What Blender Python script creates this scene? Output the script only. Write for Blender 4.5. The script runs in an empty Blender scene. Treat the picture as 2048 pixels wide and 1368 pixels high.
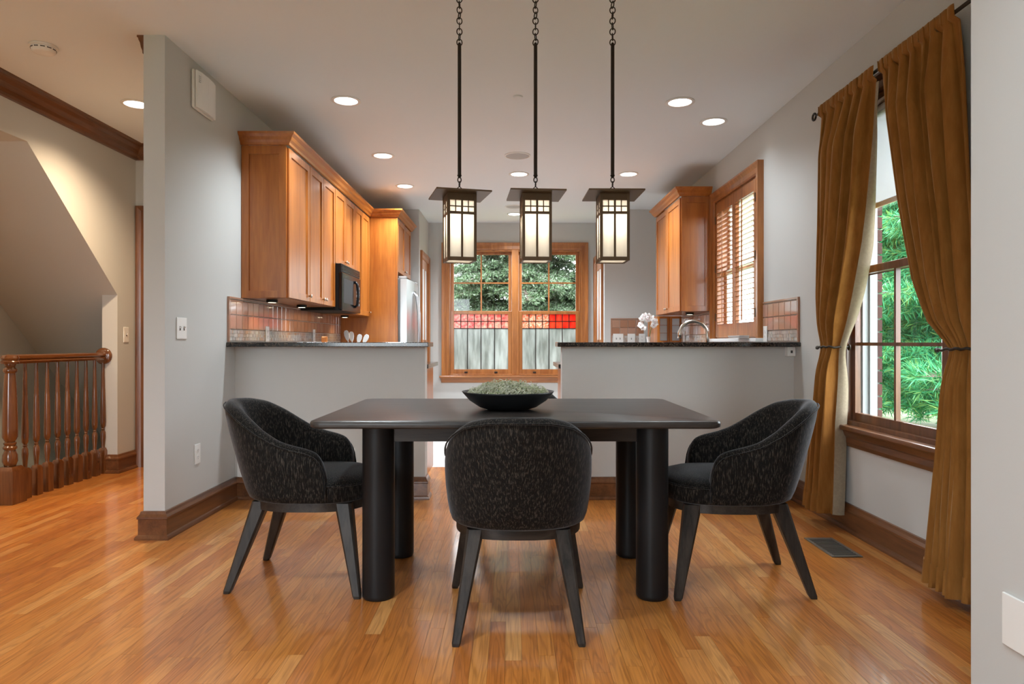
import bpy, bmesh, math, random
import numpy as np
from mathutils import Matrix, Vector
R = math.radians
PI = math.pi
scn = bpy.context.scene
COL = scn.collection

# ------------------------------------------------------------------ camera, world, exposure
cam_d = bpy.data.cameras.new('camera'); cam_d.sensor_width = 36; cam_d.lens = 24
cam_d.clip_start = .05; cam_d.clip_end = 200
cam = bpy.data.objects.new('camera', cam_d); COL.objects.link(cam)
cam.location = (0, 0, 1.07); cam.rotation_euler = (R(90), 0, 0)
scn.camera = cam
w = bpy.data.worlds.new('overcast_sky'); scn.world = w; w.use_nodes = True
bg = w.node_tree.nodes['Background']; bg.inputs[0].default_value = (.86, .94, 1, 1); bg.inputs[1].default_value = 6.0
scn.view_settings.view_transform = 'Standard'; scn.view_settings.look = 'None'
scn.view_settings.gamma = 1; scn.view_settings.use_curve_mapping = False
scn.view_settings.exposure = 1.1
DOWNLIGHT_W = 120.0


# ------------------------------------------------------------------ materials
MAT = {}
def newmat(name):
    m = bpy.data.materials.new(name); m.use_nodes = True; MAT[name] = m
    nt = m.node_tree; return m, nt, nt.nodes, nt.links, nt.nodes['Principled BSDF']
def rgba(c): return (c[0], c[1], c[2], 1)
def plain(name, c, rough=.5, metal=0, coat=0, bump=0, bscale=200, emit=None, es=1, spec=.5, var=0, vscale=3):
    m, nt, N, L, P = newmat(name)
    P.inputs['Base Color'].default_value = rgba(c); P.inputs['Roughness'].default_value = rough
    P.inputs['Metallic'].default_value = metal; P.inputs['Coat Weight'].default_value = coat
    P.inputs['Specular IOR Level'].default_value = spec
    if emit: P.inputs['Emission Color'].default_value = rgba(emit); P.inputs['Emission Strength'].default_value = es
    if bump or var:
        tc = N.new('ShaderNodeTexCoord')
    if bump:
        n = N.new('ShaderNodeTexNoise'); n.inputs['Scale'].default_value = bscale; n.inputs['Detail'].default_value = 3
        b = N.new('ShaderNodeBump'); b.inputs['Strength'].default_value = bump; b.inputs['Distance'].default_value = .002
        L.new(tc.outputs['Object'], n.inputs['Vector']); L.new(n.outputs['Fac'], b.inputs['Height']); L.new(b.outputs['Normal'], P.inputs['Normal'])
    if var:
        n2 = N.new('ShaderNodeTexNoise'); n2.inputs['Scale'].default_value = vscale; n2.inputs['Detail'].default_value = 4
        r = N.new('ShaderNodeValToRGB')
        r.color_ramp.elements[0].position = .3; r.color_ramp.elements[1].position = .7
        r.color_ramp.elements[0].color = rgba([x*(1-var) for x in c]); r.color_ramp.elements[1].color = rgba([min(1, x*(1+var)) for x in c])
        L.new(tc.outputs['Object'], n2.inputs['Vector']); L.new(n2.outputs['Fac'], r.inputs['Fac']); L.new(r.outputs['Color'], P.inputs['Base Color'])
    return m
def wood(name, c1, c2, axis='z', rough=.3, coat=.3, grain=1.0, bump=.05):
    m, nt, N, L, P = newmat(name)
    tc = N.new('ShaderNodeTexCoord'); mp = N.new('ShaderNodeMapping')
    sc = {'x': (.09, 1, 1), 'y': (1, .09, 1), 'z': (1, 1, .09)}[axis]
    mp.inputs['Scale'].default_value = [s*14*grain for s in sc]
    oi = N.new('ShaderNodeObjectInfo'); ad = N.new('ShaderNodeVectorMath'); ad.operation = 'ADD'
    mu = N.new('ShaderNodeMath'); mu.operation = 'MULTIPLY'; mu.inputs[1].default_value = 40
    L.new(oi.outputs['Random'], mu.inputs[0]); L.new(mu.outputs[0], ad.inputs[1])
    L.new(tc.outputs['Object'], mp.inputs['Vector']); L.new(mp.outputs[0], ad.inputs[0])
    n = N.new('ShaderNodeTexNoise'); n.inputs['Scale'].default_value = 1; n.inputs['Detail'].default_value = 5; n.inputs['Distortion'].default_value = .8
    n2 = N.new('ShaderNodeTexNoise'); n2.inputs['Scale'].default_value = 7; n2.inputs['Detail'].default_value = 3
    L.new(ad.outputs[0], n.inputs['Vector']); L.new(ad.outputs[0], n2.inputs['Vector'])
    mx = N.new('ShaderNodeMath'); mx.operation = 'MULTIPLY_ADD'; mx.inputs[1].default_value = .35
    L.new(n2.outputs['Fac'], mx.inputs[0]); L.new(n.outputs['Fac'], mx.inputs[2])
    r = N.new('ShaderNodeValToRGB'); e = r.color_ramp.elements
    e[0].position = .45; e[1].position = .85; e[0].color = rgba(c1); e[1].color = rgba(c2)
    L.new(mx.outputs[0], r.inputs['Fac']); L.new(r.outputs['Color'], P.inputs['Base Color'])
    b = N.new('ShaderNodeBump'); b.inputs['Strength'].default_value = bump; b.inputs['Distance'].default_value = .002
    L.new(n2.outputs['Fac'], b.inputs['Height']); L.new(b.outputs['Normal'], P.inputs['Normal'])
    P.inputs['Roughness'].default_value = rough; P.inputs['Coat Weight'].default_value = coat; P.inputs['Coat Roughness'].default_value = .15
    return m
def wood3(name, c1, c2, **k):
    for a in 'xyz': wood(name + '_' + a, c1, c2, a, **k)

plain('wall_paint', (.555, .56, .545), .75, bump=.08, bscale=350)
plain('ceiling_paint', (.80, .85, .88), .8, bump=.05, bscale=300)
plain('white_plastic', (.82, .82, .80), .35)
plain('white_paint', (.80, .82, .82), .4)
plain('vinyl_white', (.25, .27, .27), .4)
plain('slot_dark', (.03, .03, .03), .5)
plain('black_gloss', (.008, .008, .009), .16, spec=.35)
plain('black_matte', (.010, .010, .010), .5, spec=.25)
plain('iron', (.035, .028, .022), .45, metal=.6)
plain('bronze', (.105, .066, .034), .42, metal=.5)
plain('steel', (.55, .56, .57), .28, metal=1)
plain('steel_dark', (.20, .20, .205), .35, metal=.6)
plain('nickel', (.62, .58, .52), .22, metal=1)
plain('register_metal', (.24, .21, .18), .4, metal=.6)
plain('downlight_glow', (1, 1, 1), .5, emit=(1, .97, .93), es=2.6)
plain('puck_glow', (1, 1, 1), .5, emit=(1, .85, .6), es=4)
plain('speaker_grille', (.50, .50, .49), .7, bump=.4, bscale=900)
plain('grout', (.50, .44, .39), .85)
plain('mortar', (.15, .147, .14), .9, bump=.5, bscale=120)
plain('lawn_grass', (.17, .20, .085), .95, var=.3, vscale=2, bump=.5, bscale=40)
plain('bark', (.10, .075, .055), .9, bump=.6, bscale=30)
plain('siding', (.36, .38, .40), .6)
plain('roof_shingle', (.20, .19, .19), .9, var=.3, vscale=8)
plain('ceramic', (.85, .83, .80), .25, coat=.3)
plain('orchid_petal', (.88, .88, .88), .6)
plain('orchid_heart', (.55, .40, .42), .6)
plain('stem_green', (.12, .15, .05), .6)
plain('bowl_black', (.010, .011, .012), .42, spec=.35)
plain('table_leg_black', (.008, .008, .009), .48, spec=.3)
plain('paper', (.75, .75, .74), .7)
plain('felt_black', (.02, .02, .02), .8)
plain('kitchen_tile_floor', (.50, .485, .47), .35, var=.08, vscale=4)
wood3('trim_brown', (.085, .030, .011), (.19, .075, .028), rough=.28)          # baseboards, window by the table, balustrade
wood3('trim_honey', (.26, .085, .020), (.46, .175, .048), rough=.3)            # kitchen windows and doors
wood3('cabinet_cherry', (.31, .085, .011), (.50, .17, .030), rough=.3, grain=.7)
wood3('rail_brown', (.075, .024, .007), (.17, .062, .020), rough=.18, coat=.6)
wood3('espresso', (.010, .008, .007), (.040, .031, .025), rough=.42, coat=0, grain=2, bump=.15)
wood('table_top', (.018, .015, .014), (.050, .042, .037), 'x', rough=.33, coat=0, grain=1.6, bump=.3)

for k_, v_ in (('table_top', .3), ('espresso_x', .3), ('espresso_y', .3), ('espresso_z', .3)): MAT[k_].node_tree.nodes['Principled BSDF'].inputs['Specular IOR Level'].default_value = v_
def mat_floor():
    m, nt, N, L, P = newmat('oak_floor')
    g = N.new('ShaderNodeNewGeometry'); oi = N.new('ShaderNodeObjectInfo')
    s = N.new('ShaderNodeMath'); s.operation = 'ADD'; L.new(g.outputs['Random Per Island'], s.inputs[0]); L.new(oi.outputs['Random'], s.inputs[1])
    fr = N.new('ShaderNodeMath'); fr.operation = 'FRACT'; L.new(s.outputs[0], fr.inputs[0])
    mu = N.new('ShaderNodeMath'); mu.operation = 'MULTIPLY'; mu.inputs[1].default_value = 57; L.new(fr.outputs[0], mu.inputs[0])
    mp = N.new('ShaderNodeMapping'); mp.inputs['Scale'].default_value = (16, 1.5, 1); L.new(g.outputs['Position'], mp.inputs['Vector'])
    ad = N.new('ShaderNodeVectorMath'); L.new(mp.outputs[0], ad.inputs[0]); L.new(mu.outputs[0], ad.inputs[1])
    n = N.new('ShaderNodeTexNoise'); n.inputs['Scale'].default_value = 1; n.inputs['Detail'].default_value = 2.2; n.inputs['Distortion'].default_value = .3
    L.new(ad.outputs[0], n.inputs['Vector'])
    m5 = N.new('ShaderNodeMath'); m5.operation = 'MULTIPLY'; m5.inputs[1].default_value = 60; L.new(n.outputs['Fac'], m5.inputs[0])
    sn = N.new('ShaderNodeMath'); sn.operation = 'SINE'; L.new(m5.outputs[0], sn.inputs[0])
    rr = N.new('ShaderNodeValToRGB'); rr.color_ramp.elements[0].position = .45; rr.color_ramp.elements[1].position = 1.0
    rr.color_ramp.elements[0].color = (1, 1, 1, 1); rr.color_ramp.elements[1].color = (.60, .54, .48, 1)
    sm = N.new('ShaderNodeMath'); sm.operation = 'MULTIPLY_ADD'; sm.inputs[1].default_value = .5; sm.inputs[2].default_value = .5
    L.new(sn.outputs[0], sm.inputs[0]); L.new(sm.outputs[0], rr.inputs['Fac'])
    n2 = N.new('ShaderNodeTexNoise'); n2.inputs['Scale'].default_value = 1; n2.inputs['Detail'].default_value = 4
    mp2 = N.new('ShaderNodeMapping'); mp2.inputs['Scale'].default_value = (160, 4, 1); L.new(g.outputs['Position'], mp2.inputs['Vector']); L.new(mp2.outputs[0], n2.inputs['Vector'])
    tone = N.new('ShaderNodeValToRGB'); e = tone.color_ramp.elements
    e[0].color = rgba((.46, .148, .028)); e[0].position = 0; e[1].color = rgba((.65, .31, .095)); e[1].position = 1
    k = e.new(.45); k.color = rgba((.54, .195, .038)); k = e.new(.8); k.color = rgba((.58, .228, .050))
    L.new(fr.outputs[0], tone.inputs['Fac'])
    mxa = N.new('ShaderNodeMix'); mxa.data_type = 'RGBA'; mxa.blend_type = 'MULTIPLY'; mxa.inputs[0].default_value = .55
    L.new(tone.outputs['Color'], mxa.inputs[6]); L.new(rr.outputs['Color'], mxa.inputs[7])
    r3 = N.new('ShaderNodeValToRGB'); r3.color_ramp.elements[0].position = .35; r3.color_ramp.elements[1].position = .62
    r3.color_ramp.elements[0].color = (.74, .70, .66, 1); r3.color_ramp.elements[1].color = (1.05, 1.05, 1.05, 1)
    L.new(n2.outputs['Fac'], r3.inputs['Fac'])
    mxb = N.new('ShaderNodeMix'); mxb.data_type = 'RGBA'; mxb.blend_type = 'MULTIPLY'; mxb.inputs[0].default_value = .8
    L.new(mxa.outputs[2], mxb.inputs[6]); L.new(r3.outputs['Color'], mxb.inputs[7]); L.new(mxb.outputs[2], P.inputs['Base Color'])
    P.inputs['Roughness'].default_value = .30; P.inputs['Coat Weight'].default_value = .6; P.inputs['Coat Roughness'].default_value = .09
    b = N.new('ShaderNodeBump'); b.inputs['Strength'].default_value = .06; b.inputs['Distance'].default_value = .002
    L.new(sn.outputs[0], b.inputs['Height']); L.new(b.outputs['Normal'], P.inputs['Normal'])
mat_floor()
def mat_fabric(name, c1, c2, sheen, sc, stretch, shcol, rough=.85, lo=.42, hi=.74):
    m, nt, N, L, P = newmat(name)
    tc = N.new('ShaderNodeTexCoord'); mp = N.new('ShaderNodeMapping'); mp.inputs['Scale'].default_value = stretch
    L.new(tc.outputs['Object'], mp.inputs['Vector'])
    n = N.new('ShaderNodeTexNoise'); n.inputs['Scale'].default_value = sc; n.inputs['Detail'].default_value = 6; n.inputs['Roughness'].default_value = .65
    L.new(mp.outputs[0], n.inputs['Vector'])
    r = N.new('ShaderNodeValToRGB'); e = r.color_ramp.elements; e[0].position = lo; e[1].position = hi; e[0].color = rgba(c1); e[1].color = rgba(c2)
    L.new(n.outputs['Fac'], r.inputs['Fac']); L.new(r.outputs['Color'], P.inputs['Base Color'])
    P.inputs['Roughness'].default_value = rough; P.inputs['Specular IOR Level'].default_value = .15
    P.inputs['Sheen Weight'].default_value = sheen; P.inputs['Sheen Roughness'].default_value = .35; P.inputs['Sheen Tint'].default_value = rgba(shcol)
    b = N.new('ShaderNodeBump'); b.inputs['Strength'].default_value = .25; b.inputs['Distance'].default_value = .002
    L.new(n.outputs['Fac'], b.inputs['Height']); L.new(b.outputs['Normal'], P.inputs['Normal'])
mat_fabric('chenille', (.006, .005, .0045), (.12, .10, .08), .28, 200, (1, 1, .16), (.75, .76, .80), lo=.50, hi=.84)
mat_fabric('velvet_gold', (.25, .102, .021), (.33, .144, .034), .35, 30, (1, 1, .2), (.85, .62, .34))
mat_fabric('lining_beige', (.27, .22, .155), (.33, .27, .19), .1, 60, (1, 1, 1), (1, 1, 1))
def mat_granite():
    m, nt, N, L, P = newmat('granite')
    tc = N.new('ShaderNodeTexCoord'); n = N.new('ShaderNodeTexNoise'); n.inputs['Scale'].default_value = 120; n.inputs['Detail'].default_value = 5
    L.new(tc.outputs['Object'], n.inputs['Vector'])
    r = N.new('ShaderNodeValToRGB'); e = r.color_ramp.elements; e[0].position = .50; e[1].position = .72; e[0].color = (.012, .011, .012, 1); e[1].color = (.17, .13, .10, 1)
    L.new(n.outputs['Fac'], r.inputs['Fac']); L.new(r.outputs['Color'], P.inputs['Base Color']); P.inputs['Roughness'].default_value = .12
mat_granite()
def mat_random(name, cols, rough, coat=0, bump=.2, bscale=25):
    m, nt, N, L, P = newmat(name)
    oi = N.new('ShaderNodeObjectInfo'); g = N.new('ShaderNodeNewGeometry')
    s = N.new('ShaderNodeMath'); L.new(oi.outputs['Random'], s.inputs[0]); L.new(g.outputs['Random Per Island'], s.inputs[1])
    f = N.new('ShaderNodeMath'); f.operation = 'FRACT'; L.new(s.outputs[0], f.inputs[0])
    r = N.new('ShaderNodeValToRGB'); e = r.color_ramp.elements
    e[0].color = rgba(cols[0]); e[1].color = rgba(cols[-1])
    for i, c in enumerate(cols[1:-1]): k = e.new((i+1)/(len(cols)-1)); k.color = rgba(c)
    L.new(f.outputs[0], r.inputs['Fac']); L.new(r.outputs['Color'], P.inputs['Base Color'])
    P.inputs['Roughness'].default_value = rough; P.inputs['Coat Weight'].default_value = coat; P.inputs['Coat Roughness'].default_value = .05
    n = N.new('ShaderNodeTexNoise'); n.inputs['Scale'].default_value = bscale; b = N.new('ShaderNodeBump'); b.inputs['Strength'].default_value = bump; b.inputs['Distance'].default_value = .004
    tc = N.new('ShaderNodeTexCoord'); L.new(tc.outputs['Object'], n.inputs['Vector']); L.new(n.outputs['Fac'], b.inputs['Height']); L.new(b.outputs['Normal'], P.inputs['Normal'])
mat_random('tile_rust', [(.36, .17, .10), (.42, .22, .14), (.46, .27, .19), (.38, .20, .15)], .14, coat=.6)
mat_random('mosaic', [(.42, .36, .31), (.55, .50, .46), (.36, .31, .29), (.50, .34, .24)], .12, coat=.6, bump=.1)
mat_random('brick', [(.052, .020, .016), (.072, .027, .021), (.042, .018, .016)], .9, bump=.6, bscale=80)
mat_random('moss_grey', [(.42, .42, .31), (.54, .54, .42), (.28, .33, .15), (.62, .62, .51)], .9, bump=0)
mat_random('needles_spruce', [(.035, .075, .025), (.065, .115, .045), (.10, .145, .08), (.17, .20, .145)], .7, bump=0)
mat_random('needles_pine', [(.010, .13, .04), (.02, .21, .08), (.05, .28, .10), (.16, .27, .05)], .7, bump=0)
def mat_glass(name, refl=.02, tint=(1, 1, 1)):
    m, nt, N, L, P = newmat(name)
    N.remove(P); t = N.new('ShaderNodeBsdfTransparent'); t.inputs[0].default_value = rgba(tint)
    gl = N.new('ShaderNodeBsdfGlossy'); gl.inputs['Roughness'].default_value = .02; mx = N.new('ShaderNodeMixShader'); mx.inputs[0].default_value = refl
    L.new(t.outputs[0], mx.inputs[1]); L.new(gl.outputs[0], mx.inputs[2]); L.new(mx.outputs[0], N['Material Output'].inputs['Surface'])
mat_glass('clear_glass')
def mat_art(name, c1, c2, trans, sc=(3, 3, 1), nsc=6, rough=.2):
    # translucent art glass: diffuse + translucent, streaky
    m, nt, N, L, P = newmat(name); N.remove(P)
    tc = N.new('ShaderNodeTexCoord'); mp = N.new('ShaderNodeMapping'); mp.inputs['Scale'].default_value = sc; L.new(tc.outputs['Object'], mp.inputs['Vector'])
    oi = N.new('ShaderNodeObjectInfo'); mu = N.new('ShaderNodeMath'); mu.operation = 'MULTIPLY'; mu.inputs[1].default_value = 31; L.new(oi.outputs['Random'], mu.inputs[0])
    ad = N.new('ShaderNodeVectorMath'); L.new(mp.outputs[0], ad.inputs[0]); L.new(mu.outputs[0], ad.inputs[1])
    n = N.new('ShaderNodeTexNoise'); n.inputs['Scale'].default_value = nsc; n.inputs['Detail'].default_value = 4; L.new(ad.outputs[0], n.inputs['Vector'])
    r = N.new('ShaderNodeValToRGB'); r.color_ramp.elements[0].position = .35; r.color_ramp.elements[1].position = .65
    r.color_ramp.elements[0].color = rgba(c1); r.color_ramp.elements[1].color = rgba(c2); L.new(n.outputs['Fac'], r.inputs['Fac'])
    d = N.new('ShaderNodeBsdfDiffuse'); t = N.new('ShaderNodeBsdfTranslucent'); g = N.new('ShaderNodeBsdfGlossy'); g.inputs['Roughness'].default_value = rough
    L.new(r.outputs[0], d.inputs[0]); L.new(r.outputs[0], t.inputs[0])
    a = N.new('ShaderNodeMixShader'); a.inputs[0].default_value = trans; L.new(d.outputs[0], a.inputs[1]); L.new(t.outputs[0], a.inputs[2])
    b = N.new('ShaderNodeMixShader'); b.inputs[0].default_value = .05; L.new(a.outputs[0], b.inputs[1]); L.new(g.outputs[0], b.inputs[2])
    L.new(b.outputs[0], N['Material Output'].inputs['Surface'])
mat_art('art_white', (.32, .335, .31), (.60, .62, .60), .6, (3, 3, .5), 5)
mat_art('shade_fabric', (.80, .81, .82), (.84, .85, .86), .38, (1, 1, 1), 3, .6)
mat_art('art_red', (.75, .05, .03), (.95, .16, .07), .75)
mat_art('art_rose', (.80, .12, .12), (.90, .55, .45), .75, (3, 3, 3), 9)
mat_art('art_swirl', (.85, .16, .05), (.80, .72, .60), .75, (3, 3, 3), 14)
mat_art('lantern_glass', (.82, .80, .74), (.92, .90, .86), .62, (5, 5, .6), 5)

# ------------------------------------------------------------------ mesh helpers
class MB:
    def __init__(s, M=None): s.v = []; s.f = []; s.M = M
    def add(s, vs, fs):
        o = len(s.v)
        if s.M is not None: vs = [tuple(s.M @ Vector(p)) for p in vs]
        s.v += [tuple(p) for p in vs]; s.f += [tuple(i+o for i in f) for f in fs]; return s
    def box(s, x0, x1, y0, y1, z0, z1):
        return s.add([(x, y, z) for x in (x0, x1) for y in (y0, y1) for z in (z0, z1)],
                     [(0, 1, 3, 2), (4, 6, 7, 5), (0, 4, 5, 1), (2, 3, 7, 6), (0, 2, 6, 4), (1, 5, 7, 3)])
    def loft(s, rings, close=True, caps=True):
        n = len(rings[0]); vs = [p for r in rings for p in r]; fs = []
        for i in range(len(rings)-1):
            for j in range(n if close else n-1):
                k = (j+1) % n; fs.append((i*n+j, i*n+k, (i+1)*n+k, (i+1)*n+j))
        if caps and close: fs += [tuple(range(n))[::-1], tuple(range((len(rings)-1)*n, len(rings)*n))]
        return s.add(vs, fs)
    def tube(s, pts, r, n=8, caps=True, closed=False):
        pts = [Vector(p) for p in pts]; m = len(pts); rs = r if hasattr(r, '__len__') else [r]*m; rings = []
        up = Vector((0, 0, 1))
        t0 = (pts[1]-pts[0]).normalized()
        if abs(t0.dot(up)) > .9: up = Vector((1, 0, 0))
        a = (up - t0*up.dot(t0)).normalized()
        for i in range(m):
            t = ((pts[(i+1) % m] if closed or i < m-1 else pts[i]) - (pts[i-1] if closed or i > 0 else pts[i])).normalized()
            a = (a - t*a.dot(t)).normalized(); b = t.cross(a)
            rings.append([tuple(pts[i] + (a*math.cos(2*PI*k/n) + b*math.sin(2*PI*k/n))*rs[i]) for k in range(n)])
        if closed: rings.append(rings[0])
        return s.loft(rings, caps=caps and not closed)
    def cyl(s, p0, p1, r0, r1=None, n=16): return s.tube([p0, p1], [r0, r0 if r1 is None else r1], n)
    def lathe(s, prof, c=(0, 0, 0), n=24, caps=True):
        return s.loft([[(c[0]+r*math.cos(2*PI*k/n), c[1]+r*math.sin(2*PI*k/n), c[2]+z) for k in range(n)] for r, z in prof], caps=caps)
    def prism(s, poly, a0, a1, fn):
        n = len(poly)
        return s.loft([[fn(u, v, a) for u, v in poly] for a in (a0, a1)])
    def sweep(s, path, prof, fn, closed=False):
        m = len(path); P = [Vector(p) for p in path]; rings = []
        def nrm(d): return Vector((d.y, -d.x))
        for i in range(m):
            d1 = (P[i]-P[i-1]).normalized() if closed or i > 0 else None
            d2 = (P[(i+1) % m]-P[i]).normalized() if closed or i < m-1 else None
            if d1 is None: d1 = d2
            if d2 is None: d2 = d1
            n1, n2 = nrm(d1), nrm(d2); mt = (n1+n2)/(1+n1.dot(n2))
            rings.append([fn(P[i].x+a*mt.x, P[i].y+a*mt.y, b) for a, b in prof])
        if closed: rings.append(rings[0])
        return s.loft(rings, caps=not closed)
    def build(s, name, mat, parent=None, smooth=False, bevel=0, local=False, kind=None, label=None, fix=True):
        me = bpy.data.meshes.new(name); me.from_pydata(s.v, [], s.f)
        if fix:
            b = bmesh.new(); b.from_mesh(me); bmesh.ops.remove_doubles(b, verts=b.verts, dist=1e-6)
            bmesh.ops.recalc_face_normals(b, faces=b.faces); b.to_mesh(me); b.free()
        me.materials.append(MAT[mat])
        if smooth: me.shade_smooth()
        o = bpy.data.objects.new(name, me); COL.objects.link(o)
        if parent is not None:
            o.parent = parent
            if not local: o.matrix_parent_inverse = Matrix.Translation(-parent.location)
        if bevel:
            md = o.modifiers.new('bevel', 'BEVEL'); md.width = bevel; md.segments = 2; md.limit_method = 'ANGLE'
        if kind: o['kind'] = kind
        if label: o['label'] = label
        return o
def smooth_angle(o, deg=40):
    o.data.shade_smooth()
    o.data.set_sharp_from_angle(angle=R(deg)); return o
def tag(o, label, cat, group=None, kind=None):
    o['label'] = label; o['category'] = cat
    if group: o['group'] = group
    if kind: o['kind'] = kind
    return o
def struct(o, label=None):
    o['kind'] = 'structure'
    if label: o['label'] = label
    return o
def thing(name, label, cat, loc=(0, 0, 0), rz=0, group=None):
    o = bpy.data.objects.new(name, None); o.empty_display_size = .05; COL.objects.link(o)
    o.location = loc; o.rotation_euler = (0, 0, rz)
    return tag(o, label, cat, group)
def sthing(name, loc=(0, 0, 0), label=None):
    o = bpy.data.objects.new(name, None); o.empty_display_size = .05; COL.objects.link(o); o.location = loc
    return struct(o, label)
def dup(root, loc, rz=0, label=None):
    r = root.copy(); COL.objects.link(r); r.location = loc; r.rotation_euler = (0, 0, rz)
    if label: r['label'] = label
    for ch in root.children:
        if ch.type == 'LIGHT': continue
        c = ch.copy(); COL.objects.link(c); c.parent = r
        for g in ch.children:
            d = g.copy(); COL.objects.link(d); d.parent = c
    return r
def piece(src, parent, loc, scale=None, rot=None):
    c = src.copy(); COL.objects.link(c); c.parent = parent; c.matrix_parent_inverse = src.matrix_parent_inverse.copy()
    c.location = loc
    if scale: c.scale = scale
    if rot: c.rotation_euler = rot
    return c

XL, XR, YB, YF, H = -1.888, 1.921, 4.653, 8.6, 2.74
def cells(u0, u1, v0, v1, holes):
    us = sorted({u0, u1, *[h[0] for h in holes], *[h[1] for h in holes]}); vs = sorted({v0, v1, *[h[2] for h in holes], *[h[3] for h in holes]})
    for a, b in zip(us, us[1:]):
        for c, d in zip(vs, vs[1:]):
            um, vm = (a+b)/2, (c+d)/2
            if not any(h[0] < um < h[1] and h[2] < vm < h[3] for h in holes): yield a, b, c, d
def wall_x(name, x0, x1, y0, y1, z0, z1, holes=()):
    m = MB()
    for a, b, c, d in cells(y0, y1, z0, z1, holes): m.box(x0, x1, a, b, c, d)
    return struct(m.build(name, 'wall_paint'))
def wall_y(name, y0, y1, x0, x1, z0, z1, holes=()):
    m = MB()
    for a, b, c, d in cells(x0, x1, z0, z1, holes): m.box(a, b, y0, y1, c, d)
    return struct(m.build(name, 'wall_paint'))

# ------------------------------------------------------------------ room shell
struct(MB().box(-4.4, 2.18, -2.5, 9.8, H, H+.12).build('ceiling', 'ceiling_paint'))
fl = sthing('floor', (0, 3, -.02), 'narrow honey oak strip floor with satin varnish')
fb = MB().box(-4.245, 2.04, -2.5, 4.45, -.16, -.013).box(-3.42, 2.04, 4.45, 9.7, -.16, -.013)
fb.build('subfloor', 'slot_dark', fl)
random.seed(4)
planks = []; BW = .0572
ncol = int((1.921+3.42)/BW)+1
for i in range(ncol):
    x = 1.921 - (i+.5)*BW; y = -2.4 - random.random()*.8
    while y < 5.84:
        L_ = random.uniform(.32, 1.25); y1 = min(y+L_, 5.84)
        if y1 - y > .02: planks.append((x, max(y, -2.45), y1))
        y = y1
for i in range(14):                                     # landing left of the balustrade
    planks.append((-3.42-(i+.5)*BW, 2.0, 4.45))
def inview(p):
    x, a, b = p; d = max(b, 2.0)
    return b > 2.05 and -.76 < x/d < .68
vis = sorted([p for p in planks if inview(p)], key=lambda p: -(p[2]-max(p[1], 2.0))/((max(p[1], 2.0)+p[2])/2)**3)[:300]
vs_ = set(vis)
pm = None
for (x, a, b) in vis:
    if pm is None:
        pm = MB().box(-.5, .5, -.5, .5, -.012, 0).build('plank', 'oak_floor', fl); base_p = pm
        o = pm
    else: o = piece(base_p, fl, (0, 0, 0))
    o.location = (x, (a+b)/2, 0); o.scale = (BW-.0007, b-a-.0007, 1)
rest = MB()
for p in planks:
    if p not in vs_: rest.box(p[0]-BW/2+.0004, p[0]+BW/2-.0004, p[1]+.0004, p[2]-.0004, -.012, 0)
rest.build('plank_remainder', 'oak_floor', fl, kind='stuff', fix=False)
struct(MB().box(-3.42, 2.04, 5.84, 9.7, -.013, .001).build('floor', 'kitchen_tile_floor'), 'pale kitchen floor beyond the oak boards')

wall_x('wall_left', -2.004, XL, 3.713, YF, 0, H)
WIN_R = (3.03, 3.94, .60, 2.37)      # dining window opening (y0,y1,z0,z1)
WIN_K = (5.30, 6.39, 1.10, 2.37)     # kitchen shutter window opening
wall_x('wall_right', XR, 2.04, 1.65, 9.7, 0, H, [WIN_R, WIN_K])
wall_x('wall_near_right', 1.19, 1.31, -2.5, 1.77, 0, H)
wall_y('wall_return_right', 1.65, 1.77, 1.31, XR, 0, H)
wall_y('wall_front', -2.62, -2.5, -4.345, 2.04, 0, H, [(-3.1, -1.35, .5, 2.45)])  # window opening behind the camera, added and widened to let in fill daylight
wall_y('wall_bar_left', YB, YB+.115, XL, -.593, 0, 1.037)
wall_y('wall_bar_right', YB, YB+.115, .34, XR, 0, 1.037)
BX0, BX1, BY = -1.17, 1.165, 9.56
WIN_B = (-.885, .965, .60, 2.36)
wall_y('wall_back', BY, BY+.12, -1.3, 1.3, 0, H, [WIN_B])
wall_y('wall_kitchen_left', YF, YF+.1, XL, BX0, 0, H)
wall_x('wall_alcove_left', BX0-.1, BX0, YF+.1, BY, 0, H)
wall_y('wall_kitchen_right', YF, YF+.1, BX1, XR, 0, H)
wall_x('wall_alcove_right', BX1, BX1+.1, YF+.1, BY, 0, H)
# stair hall
hp = [(3.0, H), (5.95, H), (5.95, 0), (5.58, 0), (5.58, 1.454), (4.54, 2.405), (3.0, 2.405)]
struct(MB().prism(hp, -3.35, -3.225, lambda u, v, a: (a, u, v)).build('wall_hall', 'wall_paint'))
wall_x('wall_hall_front', -3.35, -3.225, -2.5, 3.0, 0, H)
wall_y('wall_hall_back', 5.85, 5.95, -3.225, -2.004, 0, H)
wall_x('wall_stairwell', -4.345, -4.245, -2.5, 7.6, -2.2, H)
wall_y('wall_stairwell_end', 7.5, 7.6, -4.245, -3.225, -2.2, H)
wall_x('wall_stairwell_inner', -3.35, -3.25, 5.6, 7.5, -2.2, 1.4)
sp = [(3.0, 2.405), (4.54, 2.405), (7.45, 2.405-.914*2.91), (7.45, .2), (4.6, 2.62), (3.0, 2.62)]
struct(MB().prism(sp, -4.245, -3.35, lambda u, v, a: (a, u, v)).build('ceiling_stair_soffit', 'wall_paint'))
struct(MB().box(-4.245, -3.35, 4.45, 7.5, -2.3, -2.2).build('floor_stairwell', 'oak_floor'))
struct(MB().box(-3.42, -3.40, 4.45, 5.6, -.5, -.012).build('trim_1', 'trim_brown_y'))

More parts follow.
